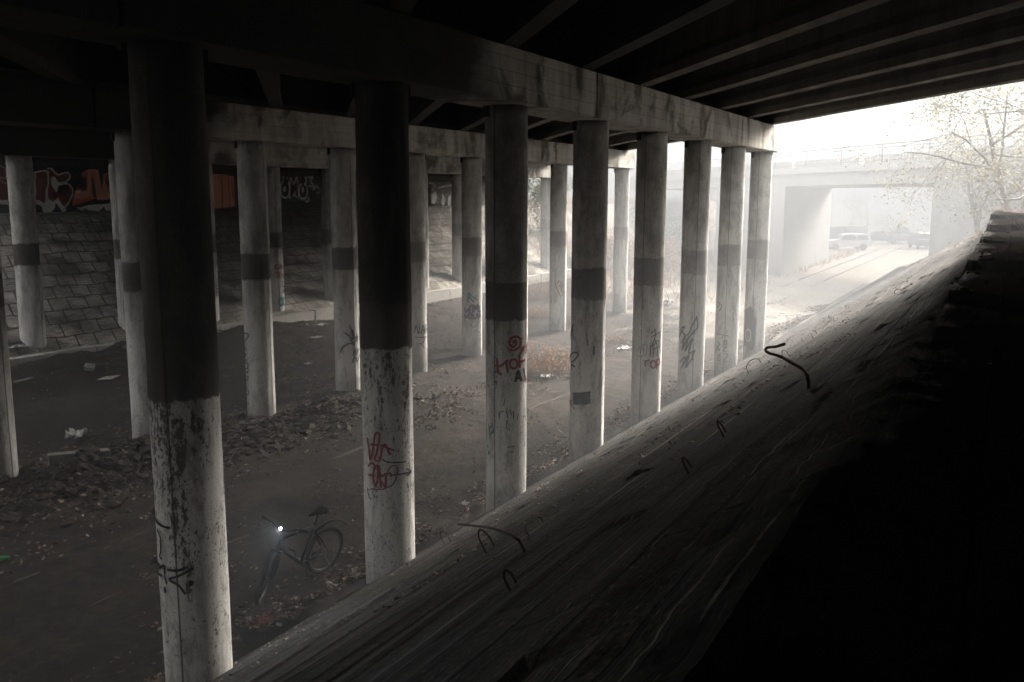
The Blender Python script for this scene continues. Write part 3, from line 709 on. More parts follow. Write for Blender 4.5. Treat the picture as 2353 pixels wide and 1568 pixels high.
spray(('A', 3), [[(604, 305), (590, 350), (580, 402)], [(598, 330), (604, 396)], [(575, 515), (600, 478), (634, 482), (612, 520), (590, 540), (616, 564)], [(590, 540), (596, 582)], [(580, 600), (584, 680)], [(728, 435), (726, 490)], [(574, 870), (578, 890)]], T3, M['black'], 0.028)
spray(('A', 3), [], T3, M['black'], 0.03, [[(600, 712), (655, 720), (708, 712), (704, 750), (706, 792), (603, 795)]])
spray(('A', 3), [[(574, 755), (590, 790), (612, 826)], [(592, 768), (574, 802)]], T3, M['brown'], 0.026)
spray(('A', 4), [[(1076, 362), (1098, 342), (1104, 375), (1082, 440), (1120, 400), (1126, 450)], [(1100, 336)], [(1080, 380), (1130, 350), (1125, 380)], [(1074, 430), (1072, 500)], [(1090, 445), (1090, 505)], [(1114, 430), (1118, 500)], [(1095, 390), (1115, 440), (1085, 450)], [(1132, 345), (1132, 480)], [(966, 520), (955, 570), (966, 628)]], T3, M['black'], 0.020)
spray(('A', 4), [[(990, 470), (1010, 440), (1012, 480)], [(1015, 435), (1050, 425), (1048, 490)], [(995, 500), (1046, 492)], [(1030, 440), (1034, 480)]], T3, M['greyp'], 0.014)
spray(('A', 4), [[(1042, 522), (1044, 562)], [(1043, 530), (1066, 520)], circ(1090, 548, 16, 22), [(1110, 520), (1112, 578)], [(1112, 522), (1126, 512), (1128, 545), (1112, 552)]], T3, M['red'], 0.034)
spray(('A', 5), [[(1356, 250), (1362, 320), (1336, 350), (1308, 392)], [(1356, 262), (1330, 310), (1300, 370), (1262, 335), (1284, 318), (1252, 380)], [(1266, 420), (1290, 370), (1268, 462), (1310, 375), (1286, 470), (1332, 385), (1308, 480), (1344, 462), (1330, 500), (1336, 520)],
                 [(1256, 535), (1290, 500), (1266, 570), (1312, 490), (1288, 570), (1330, 510)], [(1340, 352)]], T3, M['black'], 0.034)
spray(('A', 6), [[(1486, 405), (1500, 425), (1482, 440)], [(1520, 405), (1545, 425), (1518, 425), (1545, 404), (1520, 405)], [(1482, 465), (1485, 440), (1500, 465)], [(1515, 440), (1540, 440), (1518, 465), (1542, 465)], [(1484, 490), (1500, 492), (1482, 520), (1500, 524)], [(1520, 482), (1544, 485), (1540, 505), (1520, 525), (1544, 530)]], T3, M['greyp'], 0.026)
spray(('A', 6), [[(1478, 358), (1520, 368), (1552, 376)], [(1520, 368), (1512, 392)]], T3, M['brown'], 0.02)
spray(('A', 6), [[(1490, 165), (1512, 190), (1496, 222)], [(1484, 200), (1500, 180)]], T3, M['green'], 0.022)
T4 = lambda x, y: (1666 + x * .3664, 574.5 + y * .3664)
spray(('A', 7), [], T4, M['greyp'], 0.03, [[(124, 352), (160, 352), (182, 376), (184, 424), (198, 432), (190, 560), (184, 622), (165, 632), (118, 600), (122, 470)]])
spray(('A', 7), [circ(145, 535, 17, 38)], T4, M['whitep'], 0.022)
T5 = lambda x, y: (x * .3752, 517 + y * .3752)
spray(('B', 2), [[(1482, 660), (1526, 672), (1498, 722)], [(1488, 785), (1498, 735), (1514, 775)], [(1492, 760), (1510, 758)], [(1490, 800), (1512, 790), (1496, 830), (1516, 826)], circ(1507, 862, 15, 20), [(1522, 898), (1502, 915), (1524, 935), (1502, 962)], [(1510, 980), (1526, 1030), (1512, 1045), (1508, 1070), (1526, 1098)]], T5, M['black'], 0.026)
spray(('B', 3), [[(588, 545), (605, 505), (648, 478), (690, 490)], [(650, 350), (668, 400), (672, 445), (640, 420), (612, 400)], [(672, 380), (690, 450)], [(656, 455), (708, 428), (680, 475), (655, 452)], [(700, 405), (706, 470)], [(668, 612), (690, 570), (706, 606), (720, 555)], [(676, 560), (688, 515), (694, 560), (710, 510), (712, 550)]], T2, M['black'], 0.03)
spray(('B', 4), [[(1104, 402), (1116, 350), (1132, 412), (1142, 345)], [(1150, 412), (1162, 350), (1176, 406)], [(1154, 385), (1174, 382)], [(1180, 340), (1178, 412)], [(1180, 378), (1192, 374)], [(1192, 338), (1192, 402)], [(1110, 435), (1190, 430)], [(1130, 480), (1165, 470), (1180, 430)], [(1150, 480), (1172, 510)]], T2, M['black'], 0.024)
spray(('B', 5), [[(1474, 192), (1482, 130), (1500, 145), (1542, 176)], [(1482, 150), (1520, 190)]], T2, M['teal'], 0.04)
spray(('B', 5), [[(1456, 225), (1460, 262), (1478, 240), (1484, 268)], [(1490, 215), (1490, 262), (1508, 260), (1508, 215), (1492, 214)], [(1516, 262), (1520, 212), (1532, 240), (1544, 205), (1548, 255)], [(1554, 215), (1552, 256), (1566, 250)],
                 [(1454, 270), (1462, 302), (1476, 272)], circ(1492, 288, 11, 16), [(1512, 272), (1514, 306), (1530, 300)], [(1536, 304), (1540, 270), (1552, 300), (1558, 268), (1566, 296)]], T2, M['purple'], 0.055)
spray(('B', 5), [[(1480, 335), (1520, 365), (1560, 320)], [(1530, 385), (1568, 410)]], T2, M['greyp'], 0.016)
spray(('B', 7), [[(490, 40), (500, 80), (512, 112)], [(500, 60), (516, 35), (524, 62), (508, 72)], [(520, 80), (538, 62), (528, 98), (540, 112), (520, 128), (512, 100)], [(532, 40), (540, 70)]], T3, M['brown'], 0.026)
T7 = lambda x, y: (402 + x * .2931, 287 + y * .2931)
spray(('C', 3), [[(785, 1095), (785, 1132)], [(806, 1094), (786, 1112), (812, 1132)], [(818, 1130), (832, 1096), (844, 1130)], [(822, 1116), (842, 1116)], [(848, 1098), (850, 1128), (862, 1126)], [(795, 1155), (826, 1198)], [(822, 1154), (794, 1206)], [(836, 1158), (842, 1182), (856, 1160), (846, 1205)]], T7, M['red'], 0.04)
spray(('C', 3), [[(838, 1228), (858, 1236), (842, 1266), (862, 1270)], [(848, 1325), (848, 1292), (862, 1322), (864, 1290)]], T7, M['black'], 0.03)
spray(('C', 3), [circ(832, 1390, 16, 28), circ(860, 1388, 10, 24), [(815, 1372), (862, 1345), (872, 1372)], [(820, 1408), (870, 1418)], [(846, 1355), (848, 1420)]], T7, M['teal'], 0.045)
spray(('C', 2), [circ(330, 1272, 11, 16), circ(332, 1300, 12, 14), circ(330, 1325, 10, 14), [(300, 1250), (330, 1235), (332, 1195)]], T7, M['black'], 0.03)

# ------------------------------------------------------------------ graffiti on the back wall
T8 = lambda x, y: (x * .5745 / 3.1357, 333.2 + y * .5745 / 3.1357)      # zoom of 0..700 x 580..1080
def on_wall(tr, q, e): p = at_y(*tr(*q), YW); return Vector((p.x, YW - e, p.z))
def wall_paint(polys, tr, mat, e, strokes=(), wdt=0.04, name='graffiti'):
    mb = MB()
    for pl in polys:
        P = [on_wall(tr, q, e) for q in pl]
        bm = bmesh.new(); fs = bm.faces.new([bm.verts.new(p) for p in P]); r = bmesh.ops.triangulate(bm, faces=[fs]); bm.verts.index_update()
        b = len(mb.v); mb.v += [v.co.copy() for v in bm.verts]
        for f in bm.faces: mb.f.append([b + v.index for v in f.verts])
        bm.free()
    for k, s in enumerate(strokes):
        pts = [on_wall(tr, q, e + 0.0015 + 0.0004 * (k % 7)) for q in s]
        P = catmull(pts, 4)
        for i, (a, b) in enumerate(zip(P, P[1:])):
            t = b - a
            if t.length < 1e-5: continue
            n = Vector((-t.z, 0, t.x)).normalized() * wdt / 2
            a2 = a - t * 0.12; b2 = b + t * 0.12; ee = Vector((0, -0.0002 * (i % 3), 0))
            mb.face([a2 - n + ee, b2 - n + ee, b2 + n + ee, a2 + n + ee])
    return mb.build(name, mat, back_wall)
wall_paint([[(-400, 250), (2000, 250), (2000, 850), (-400, 860)]], T8, M['blackwall'], 0.004)
# red and ochre bubble letters with white outlines
wall_paint([[(-260, 330), (-60, 270), (80, 330), (90, 690), (-80, 720), (-280, 650)], [(440, 345), (580, 330), (605, 470), (560, 520), (580, 690), (545, 740), (440, 650), (430, 460)], [(590, 300), (640, 300), (720, 370), (880, 410), (820, 470), (740, 470), (680, 590), (740, 500), (850, 490), (905, 560), (895, 650), (805, 785), (720, 670), (640, 705), (595, 620), (610, 450)]], T8, M['maroon'], 0.008)
wall_paint([[(450, 410), (590, 430), (570, 540), (480, 560), (440, 480)], [(720, 380), (830, 345), (868, 408), (815, 466), (750, 445)]], T8, M['ochre'], 0.012)
wall_paint([[(640, 400), (680, 400), (735, 470), (700, 585), (640, 500)], [(440, 690), (500, 700), (550, 745), (610, 680), (660, 710), (720, 670), (830, 820), (790, 850), (700, 730), (680, 800), (620, 860), (540, 850), (520, 770), (450, 740)], [(-100, 690), (100, 690), (100, 750), (-100, 740)], [(940, 780), (1000, 790), (1080, 760), (1240, 745), (1420, 730), (1420, 820), (1330, 830), (1300, 770), (1240, 830), (1100, 820), (1060, 790), (1040, 830)]], T8, M['whitep'], 0.012,
           [[(430, 345), (440, 400), (430, 480), (445, 590), (440, 690), (545, 740), (575, 690), (575, 580), (605, 470), (580, 330), (440, 345)], [(590, 300), (640, 300), (720, 375), (840, 345), (875, 408), (815, 470), (745, 480), (700, 590)], [(745, 500), (850, 490), (905, 560), (895, 650), (805, 785), (720, 665)], [(0, 270), (60, 300), (70, 420), (0, 405), (20, 460), (80, 480)], [(600, 330), (600, 480), (590, 600), (600, 700)]], 0.05)
# salmon block letters
wall_paint([[(1015, 358), (1090, 312), (1160, 302), (1145, 502), (1150, 600), (1190, 672), (1120, 700), (905, 760), (920, 660), (960, 535), (1085, 585)],
            [(1160, 302), (1232, 320), (1270, 585), (1292, 640), (1300, 690), (1215, 690), (1185, 500), (1145, 502)],
            [(1300, 365), (1380, 345), (1365, 580), (1420, 500), (1600, 430), (1600, 670), (1300, 690), (1292, 640), (1270, 585)]], T8, M['salmon'], 0.008)
wall_paint([[(935, 650), (1000, 690), (1100, 660), (1185, 655), (1190, 675), (1120, 702), (1000, 740), (905, 762)]], T8, M['orange'], 0.011)
wall_paint([[(180, 385), (365, 388), (372, 415), (385, 388), (412, 388), (414, 402), (460, 402), (468, 640), (330, 655), (180, 660)]], T7, M['salmon'], 0.012)
wall_paint([[(362, 412), (370, 412), (374, 672), (366, 675)], [(414, 420), (420, 420), (430, 640), (424, 642)], [(440, 435), (448, 432), (458, 570), (450, 580)], [(345, 380), (350, 380), (352, 450), (346, 450)]], T7, M['blackwall'], 0.016)
# black letters with white outlines further along
T9 = T7
wall_paint([], T9, M['whitep'], 0.008, [circ(862, 505, 36, 70, 14), [(842, 420), (850, 412), (858, 470)], [(878, 415), (896, 470), (898, 540)], [(898, 575), (905, 420), (930, 470), (955, 412), (968, 575), (945, 560), (940, 500), (930, 560), (915, 500), (905, 575)], circ(1005, 520, 32, 66, 14), [(985, 415), (1000, 465), (1025, 410), (1022, 470), (975, 470)], [(1040, 415), (1080, 412), (1060, 440), (1085, 470)], [(1050, 480), (1100, 490), (1075, 510)], [(1105, 480), (1140, 520), (1110, 540)], [(985, 580), (1030, 570)], [(1020, 600), (1048, 600), (1045, 570)]], 0.07)
wall_paint([circ(862, 505, 26, 58, 12)[:-1], [(905, 440), (930, 500), (952, 430), (960, 570), (946, 560), (940, 510), (930, 545), (918, 510), (912, 570), (903, 570)], circ(1003, 520, 24, 54, 12)[:-1], [(846, 425), (895, 425), (880, 470), (858, 468)], [(985, 425), (1022, 420), (1015, 462), (990, 465)]], T9, M['blackwall'], 0.013)
wall_paint([circ(858, 505, 11, 26, 10)[:-1], circ(1000, 510, 10, 24, 10)[:-1]], T9, M['whitep'], 0.017)
wall_paint([[(848, 590), (870, 575), (900, 580), (950, 570), (970, 580), (950, 615), (900, 600), (870, 615)]], T9, M['green'], 0.013)
T10 = lambda x, y: (588.3 + x * .3752 * 1.0, 147 + y * .3752)            # zoom of 1024..2048 x 256..1280
wall_paint([[(1075, 800), (1100, 780), (1110, 820), (1090, 860), (1075, 850)], [(1140, 790), (1160, 830), (1150, 870), (1135, 860)], [(1175, 820), (1195, 800), (1190, 870), (1175, 870)]], T10, M['whitep'], 0.008, [[(1060, 730), (1090, 740), (1080, 780)], [(1120, 760), (1200, 740)]], 0.06)
wall_paint([[(1070, 720), (1200, 725), (1200, 850), (1070, 860)]], T10, M['greyp'], 0.004)

# ------------------------------------------------------------------ railway track half buried in the dirt
trk = empty('railway_track', (20, 10.85, 0)); tag(trk, 'half-buried railway track running between the front and middle rows into the fog', 'railway track')
for Y in (10.10, 11.62):
    rings = []
    x = -40.0
    while x < 130:
        z = max(0.0, 0.05 + 0.05 * fbm(x, Y, 0.35)) + mound(x, Y) * 0.5 - 0.014 + 0.05 * fbm(x, Y, 0.22, 2)
        if x > 60: z = max(z, 0.12)
        rings.append([(x, Y + a, z + h) for a, h in ((-0.06, -0.15), (0.06, -0.15), (0.012, -0.05), (0.036, -0.03), (0.034, 0), (-0.034, 0), (-0.036, -0.03), (-0.012, -0.05))]); x += 0.7
    local(MB().loft(rings).build('rail', M['rail']), trk)

# ------------------------------------------------------------------ leaf litter, clods, slope debris (uncountable)
def scatter_leaves(name, n, sampler, mat, smin, smax, zoff=0.012):
    vv = []; ff = []; c = 0; tries = 0
    while c < n and tries < n * 30:
        tries += 1; s = sampler()
        if s is None: continue
        X, Y, zg = s; L = random.uniform(smin, smax); W = L * random.uniform(0.4, 0.8); a = random.uniform(0, 6.28); ti = random.uniform(-0.6, 0.6); tj = random.uniform(-0.6, 0.6)
        m = Matrix.Rotation(a, 3, 'Z') @ Matrix.Rotation(ti, 3, 'X') @ Matrix.Rotation(tj, 3, 'Y'); b = len(vv); curl = random.uniform(0.0, 0.45) * L
        for p in ((-L / 2, 0, curl * 0.6), (0, -W / 2, curl * 0.4), (0, 0, 0), (L / 2, 0, curl * 0.7), (0, W / 2, curl * 0.4)):
            vv.append(Vector((X, Y, zg + zoff + 0.15 * L)) + m @ Vector(p))
        ff += [(b, b + 1, b + 2), (b + 1, b + 3, b + 2), (b + 2, b + 3, b + 4), (b, b + 2, b + 4)]; c += 1
    return mesh_obj(name, vv, ff, mat)
def s_toe():
    X = 4 + 42 * random.random() ** 1.4; Y = Y_TOE + 0.12 + abs(random.gauss(0, 0.42))
    if fbm(X, Y, 0.7) < -0.25: return None
    return X, Y, terrain(X, Y)
def s_track():
    X = random.uniform(15.5, 34); Y = 12.0 + random.gauss(0, 0.45)
    if fbm(X, Y, 0.8) < -0.1: return None
    return X, Y, terrain(X, Y)
def s_mound():
    X = random.uniform(5, 21); Y = random.uniform(11.8, 17.5)
    if random.random() > 0.12 + 0.9 * min(1, mound(X, Y) * 3.2) * (0.6 + fbm(X, Y, 1.2)): return None
    return X, Y, terrain(X, Y)
def s_all():
    X = random.uniform(4, 48); Y = random.uniform(7.5, 23)
    if fbm(X, Y, 0.45) < 0.12: return None
    return X, Y, terrain(X, Y)
def s_slope():
    X = random.uniform(4, 46) ; Y = random.uniform(1.2, 7.2)
    if fbm(X * 0.3, Y, 1.6) < 0.22: return None
    if X > slope_end(Y): return None
    return X, Y, emb_z(X, Y)
def s_berm():
    X = random.uniform(1.5, 20); Y = random.uniform(-2.5, 0.4)
    return X, Y, berm(X, Y)
tag(scatter_leaves('leaf_litter', 9000, s_toe, M['litter'], 0.04, 0.11), 'brown fallen leaves heaped along the foot of the right paved slope', 'leaves', kind='stuff')
tag(scatter_leaves('leaf_litter', 2600, s_track, M['litter'], 0.04, 0.11), 'band of brown leaves lying beside the half-buried rail', 'leaves', kind='stuff')
tag(scatter_leaves('leaf_litter', 6000, s_mound, M['litter'], 0.04, 0.12), 'leaves scattered over the dug-up soil by the middle columns', 'leaves', kind='stuff')
tag(scatter_leaves('leaf_litter', 11000, s_all, M['litter'], 0.025, 0.09), 'sparse leaves and scraps over the dirt floor under the bridge', 'leaves', kind='stuff')
tag(scatter_leaves('leaf_litter', 2600, s_slope, M['litter'], 0.012, 0.05), 'twigs and leaf scraps caught on the right paved slope', 'leaves', kind='stuff')
def clods(name, n, sampler, mat, a, b):
    vv = []; ff = []
    for _ in range(n):
        s = None
        while s is None: s = sampler()
        X, Y, z = s; r = random.uniform(a, b) * (random.random() ** 1.5 + 0.3); bm = bmesh.new(); bmesh.ops.create_icosphere(bm, subdivisions=1, radius=r)
        o = random.uniform(0, 99); bs = len(vv); bm.verts.index_update()
        for v in bm.verts:
            k = 1 + 0.95 * noise.noise(v.co / r * 1.3 + Vector((o, o, o))); vv.append(Vector((X, Y, z + r * 0.15)) + Vector((v.co.x * k * 1.2, v.co.y * k, v.co.z * k * 0.7)))
        for f in bm.faces: ff.append([bs + v.index for v in f.verts])
        bm.free()
    return mesh_obj(name, vv, ff, mat)
def s_clod():
    while True:
        X = random.uniform(6, 20); Y = random.uniform(12.6, 17)
        if random.random() < mound(X, Y) * 2.6: return X, Y, terrain(X, Y)
tag(clods('soil_clods', 3200, s_clod, M['clod'], 0.025, 0.10), 'dark clods of dug-up soil heaped beside the middle columns', 'soil', kind='stuff')
def s_deb():
    while True:
        X = 5.5 + 30 * random.random() ** 1.4; Y = random.uniform(1.6, 7.1)
        if fbm(X * 0.12, Y, 3.0) > 0.05 and X < slope_end(Y): return X, Y, emb_z(X, Y)
tag(clods('slope_debris', 1100, s_deb, M['block'], 0.005, 0.024), 'broken concrete crumbs lying in streaks on the right paved slope', 'rubble', kind='stuff')
def s_rub():
    X = random.uniform(17, 45); Y = 23.0 - abs(random.gauss(0, 0.5)); return X, Y, terrain(X, Y)
tag(clods('rubble_scraps', 160, s_rub, M['block'], 0.03, 0.10), 'small grey stones and scraps along the left curb', 'rubble', kind='stuff')
tag(clods('berm_soil', 700, s_berm, M['bermsoil'], 0.008, 0.03), 'dark crumbs of soil on the berm beside the viewer', 'soil', kind='stuff')
tag(scatter_leaves('leaf_litter', 60, s_berm, M['litter'], 0.012, 0.03), 'few leaves on the dark berm beside the viewer', 'leaves', kind='stuff')

# ------------------------------------------------------------------ litter one could pick up
def crumple(name, P, sx, sy, sz, mat, label, cat, group=None, rz=0.0, seed=0):
    bm = bmesh.new(); bmesh.ops.create_grid(bm, x_segments=8, y_segments=6, size=0.5)
    for v in bm.verts:
        h = noise.noise(Vector((v.co.x * 4 + seed, v.co.y * 4, seed * 1.7))); h2 = noise.noise(Vector((v.co.x * 9, v.co.y * 9 + seed, 3.0)))
        v.co = Vector((v.co.x * sx * (1 + 0.25 * h2), v.co.y * sy * (1 + 0.25 * h), sz * (0.55 + 0.6 * h + 0.35 * h2)))
    bmesh.ops.solidify(bm, geom=bm.faces[:], thickness=0.006)
    me = bpy.data.meshes.new(name); bm.to_mesh(me); bm.free(); o = link(bpy.data.objects.new(name, me)); me.materials.append(mat)
    o.location = P + Vector((0, 0, 0.01)); o.rotation_euler = (0, 0, rz); tag(o, label, cat, group); return o
crumple('paper_scrap', at_ground(728, 777), 0.42, 0.3, 0.06, M['paper'], 'crumpled white paper lying on the dirt below the left curb', 'paper', seed=1)
crumple('plastic_bag', at_ground(742, 750), 0.55, 0.35, 0.12, M['paper'], 'rumpled pale plastic bag against the left curb', 'bag', seed=2)
crumple('plastic_bag', at_ground(176, 1010), 0.42, 0.34, 0.24, M['paper'], 'small white plastic bag on dark soil at the left', 'bag', seed=3, rz=0.6)
crumple('plastic_bag', at_ground(1436, 804), 0.6, 0.35, 0.12, M['paper'], 'white litter bag beyond the track, between two front columns', 'bag', seed=4)
crumple('plastic_bag', at_ground(1256, 868), 0.5, 0.3, 0.08, M['paper'], 'flat white wrapper in front of the dry bush', 'bag', seed=5)
crumple('plastic_bag', at_ground(1532, 700), 0.8, 0.5, 0.35, M['paper'], 'pale rubbish bag far off in the foggy grass', 'bag', seed=6)
crumple('paper_scrap', at_ground(708, 838), 0.22, 0.16, 0.05, M['paper'], 'small white paper scrap on the dirt left of the fourth middle column', 'paper', seed=7)
crumple('wrapper', at_ground(606, 1432), 0.30, 0.18, 0.06, M['canred'], 'torn red wrapper among leaves below the bicycle', 'wrapper', seed=8)
crumple('paper_scrap', at_ground(1068, 1162), 0.16, 0.12, 0.06, M['paper'], 'small white carton among leaves left of the red-lettered column', 'paper', seed=9)
crumple('plastic_bag', at_ground(36, 805), 0.55, 0.35, 0.18, M['paper'], 'white rag at the foot of the leftmost slope paving', 'bag', seed=10)
def slab_thing(name, P, L, W, H, rz, mat, label, cat, tilt=0.0):
    o = MB().box((-L / 2, -W / 2, 0), (L / 2, W / 2, H)).build(name, mat, bevel=min(0.02, H * 0.3)); o.location = P; o.rotation_euler = (tilt, 0.03, rz)
    for v in o.data.vertices: v.co += Vector((random.uniform(-1, 1), random.uniform(-1, 1), 0)) * 0.02
    tag(o, label, cat); return o
Pa, Pb = at_ground(112, 1078), at_ground(252, 1050); dd = Pb - Pa
slab_thing('concrete_block', (Pa + Pb) / 2 + Vector((0, 0, 0.02)), dd.length, 0.24, 0.20, math.atan2(dd.y, dd.x), M['block'], 'long grey concrete kerb block lying in the dug-up soil', 'block')
slab_thing('board', at_ground(257, 867), 0.95, 0.35, 0.03, 0.5, M['board'], 'flat pale board on the dirt in front of the left slope', 'board')
slab_thing('board', at_ground(55, 876), 0.6, 0.12, 0.05, 0.3, M['block'], 'short grey plank by the left edge of the picture', 'board')
slab_thing('board', at_ground(205, 848) , 0.9, 0.25, 0.10, 0.9, M['block'], 'broken slab piece at the edge of the left paving', 'slab', 0.2)
slab_thing('board', Vector((43.6, 23.9, 1.24)), 3.2, 1.3, 0.05, 0.05, M['board'], 'tan board lying flat above the left curb', 'board', R(28))
def can(P, mat, rz, label):
    o = empty('drink_can', P + Vector((0, 0, 0.035)), rz); tag(o, label, 'can')
    MB().tube([(-0.08, 0, 0), (-0.075, 0, 0), (0.065, 0, 0), (0.08, 0, 0)], [0.025, 0.033, 0.033, 0.026], 16).build('body', mat, o, True)
    MB().tube([(0.081, 0, 0), (0.086, 0, 0)], 0.026, 14).build('lid', M['alloy'], o)
can(at_ground(8, 1288), M['cangreen'], AL - R(90) + 0.1, 'green drink can on the leaves at the left edge')
can(at_ground(1072, 1177), M['canred'], 0.4, 'red drink can among leaves left of the red-lettered column')

# ------------------------------------------------------------------ bare steel sticking out of the right slope
def on_emb(px, py):
    d = ray(px, py); t = 1.0
    while t < 80:
        P = CAM + d * t
        if P.z <= emb_z(P.x, P.y): return P
        t += 0.004 + t * 0.0015
    return P
def lift(px, py, ref, h):
    """a point on the ray that floats h above the slope near ref's distance"""
    d = ray(px, py); t = (ref - CAM).length / d.length
    best = None
    for k in range(-300, 300):
        P = CAM + d * (t + k * 0.01); e = abs(P.z - emb_z(P.x, P.y) - h)
        if best is None or e < best[0]: best = (e, P)
    return best[1]
b0 = on_emb(1858, 893)
pts = [b0 - Vector((0, 0, 0.1)), b0] + [lift(x, y, b0, h) for x, y, h in ((1856, 868, .10), (1846, 850, .15), (1825, 837, .20), (1802, 824, .24), (1786, 817, .28), (1768, 812, .32), (1759, 805, .35), (1764, 799, .37), (1782, 797, .36), (1802, 791, .34))]
tag(MB().tube(catmull(pts, 5), 0.012, 8).build('bent_rebar', M['rust'], smooth=True), 'long curling rusty rebar rising from the slope below the last column', 'rebar')
b0 = on_emb(1205, 1268)
pts = [b0 - Vector((0, 0, 0.1)), b0] + [lift(x, y, b0, h) for x, y, h in ((1198, 1252, .1), (1190, 1240, .16), (1160, 1225, .2), (1130, 1214, .24), (1095, 1209, .27), (1053, 1205, .3))]
tag(MB().tube(catmull(pts, 5), 0.008, 8).build('bent_rebar', M['rust'], smooth=True), 'long hooked rebar over the slope right of the red-tagged column', 'rebar')
HOOKS = [((1172, 1358), (1183, 1330), (1192, 1350), 'beneath the hooked rebar, lowest in the picture'), ((1117, 1270), (1127, 1248), (1143, 1268), 'left of the hooked rebar'), ((1022, 1252), (1036, 1234), (1040, 1252), 'right of the red-tagged column foot'),
         ((1664, 1005), (1669, 982), (1674, 1003), 'on the dark slope under the dripping tag column'), ((1582, 1087), (1587, 1066), (1593, 1082), 'on the dark slope, lone upright loop'), ((1721, 858), (1738, 835), (1752, 838), 'left of the curling rebar'),
         ((1800, 816), (1806, 809), (1812, 815), 'just right of the curling rebar'), ((1811, 786), (1817, 780), (1823, 788), 'above the curling rebar'), ((1869, 778), (1874, 766), (1879, 770), 'on the slope edge beyond the curling rebar'), ((1907, 733), (1909, 727), (1911, 734), 'midway up the slope edge'),
         ((1946, 712), (1950, 704), (1953, 712), 'high on the slope edge, thin one'), ((2058, 676), (2068, 665), (2074, 671), 'highest on the lit slope, wide one'), ((1917, 735), (1927, 726), (1936, 724), 'midway up the slope, lying flat'), ((1215, 1232), (1240, 1222), (1252, 1205), 'right of the hooked rebar tip')]
for a, b, c, txt in HOOKS:
    A_, C_ = on_emb(*a), on_emb(*c); B_ = lift(*b, A_, max(0.08, abs(A_.z - on_emb(*b).z) * 0.4 + 0.06))
    nu = Vector((0, 0.53, 0.85)); hh = max(0.05, min(0.16, (B_ - A_.lerp(C_, .5)).dot(nu))); mid = A_.lerp(C_, 0.5)
    pts = [A_ - nu * 0.06, A_, A_.lerp(mid, 0.1) + nu * hh * 0.7, mid + nu * hh * 1.05, C_.lerp(mid, 0.15) + nu * hh * 0.75, C_.lerp(mid, 0.05) + nu * hh * 0.25]
    tag(MB().tube(catmull(pts, 6), 0.006, 6).build('rebar_hook', M['rust'], smooth=True), 'rusty wire hook ' + txt, 'rebar hook', 'rebar hooks in the right slope')

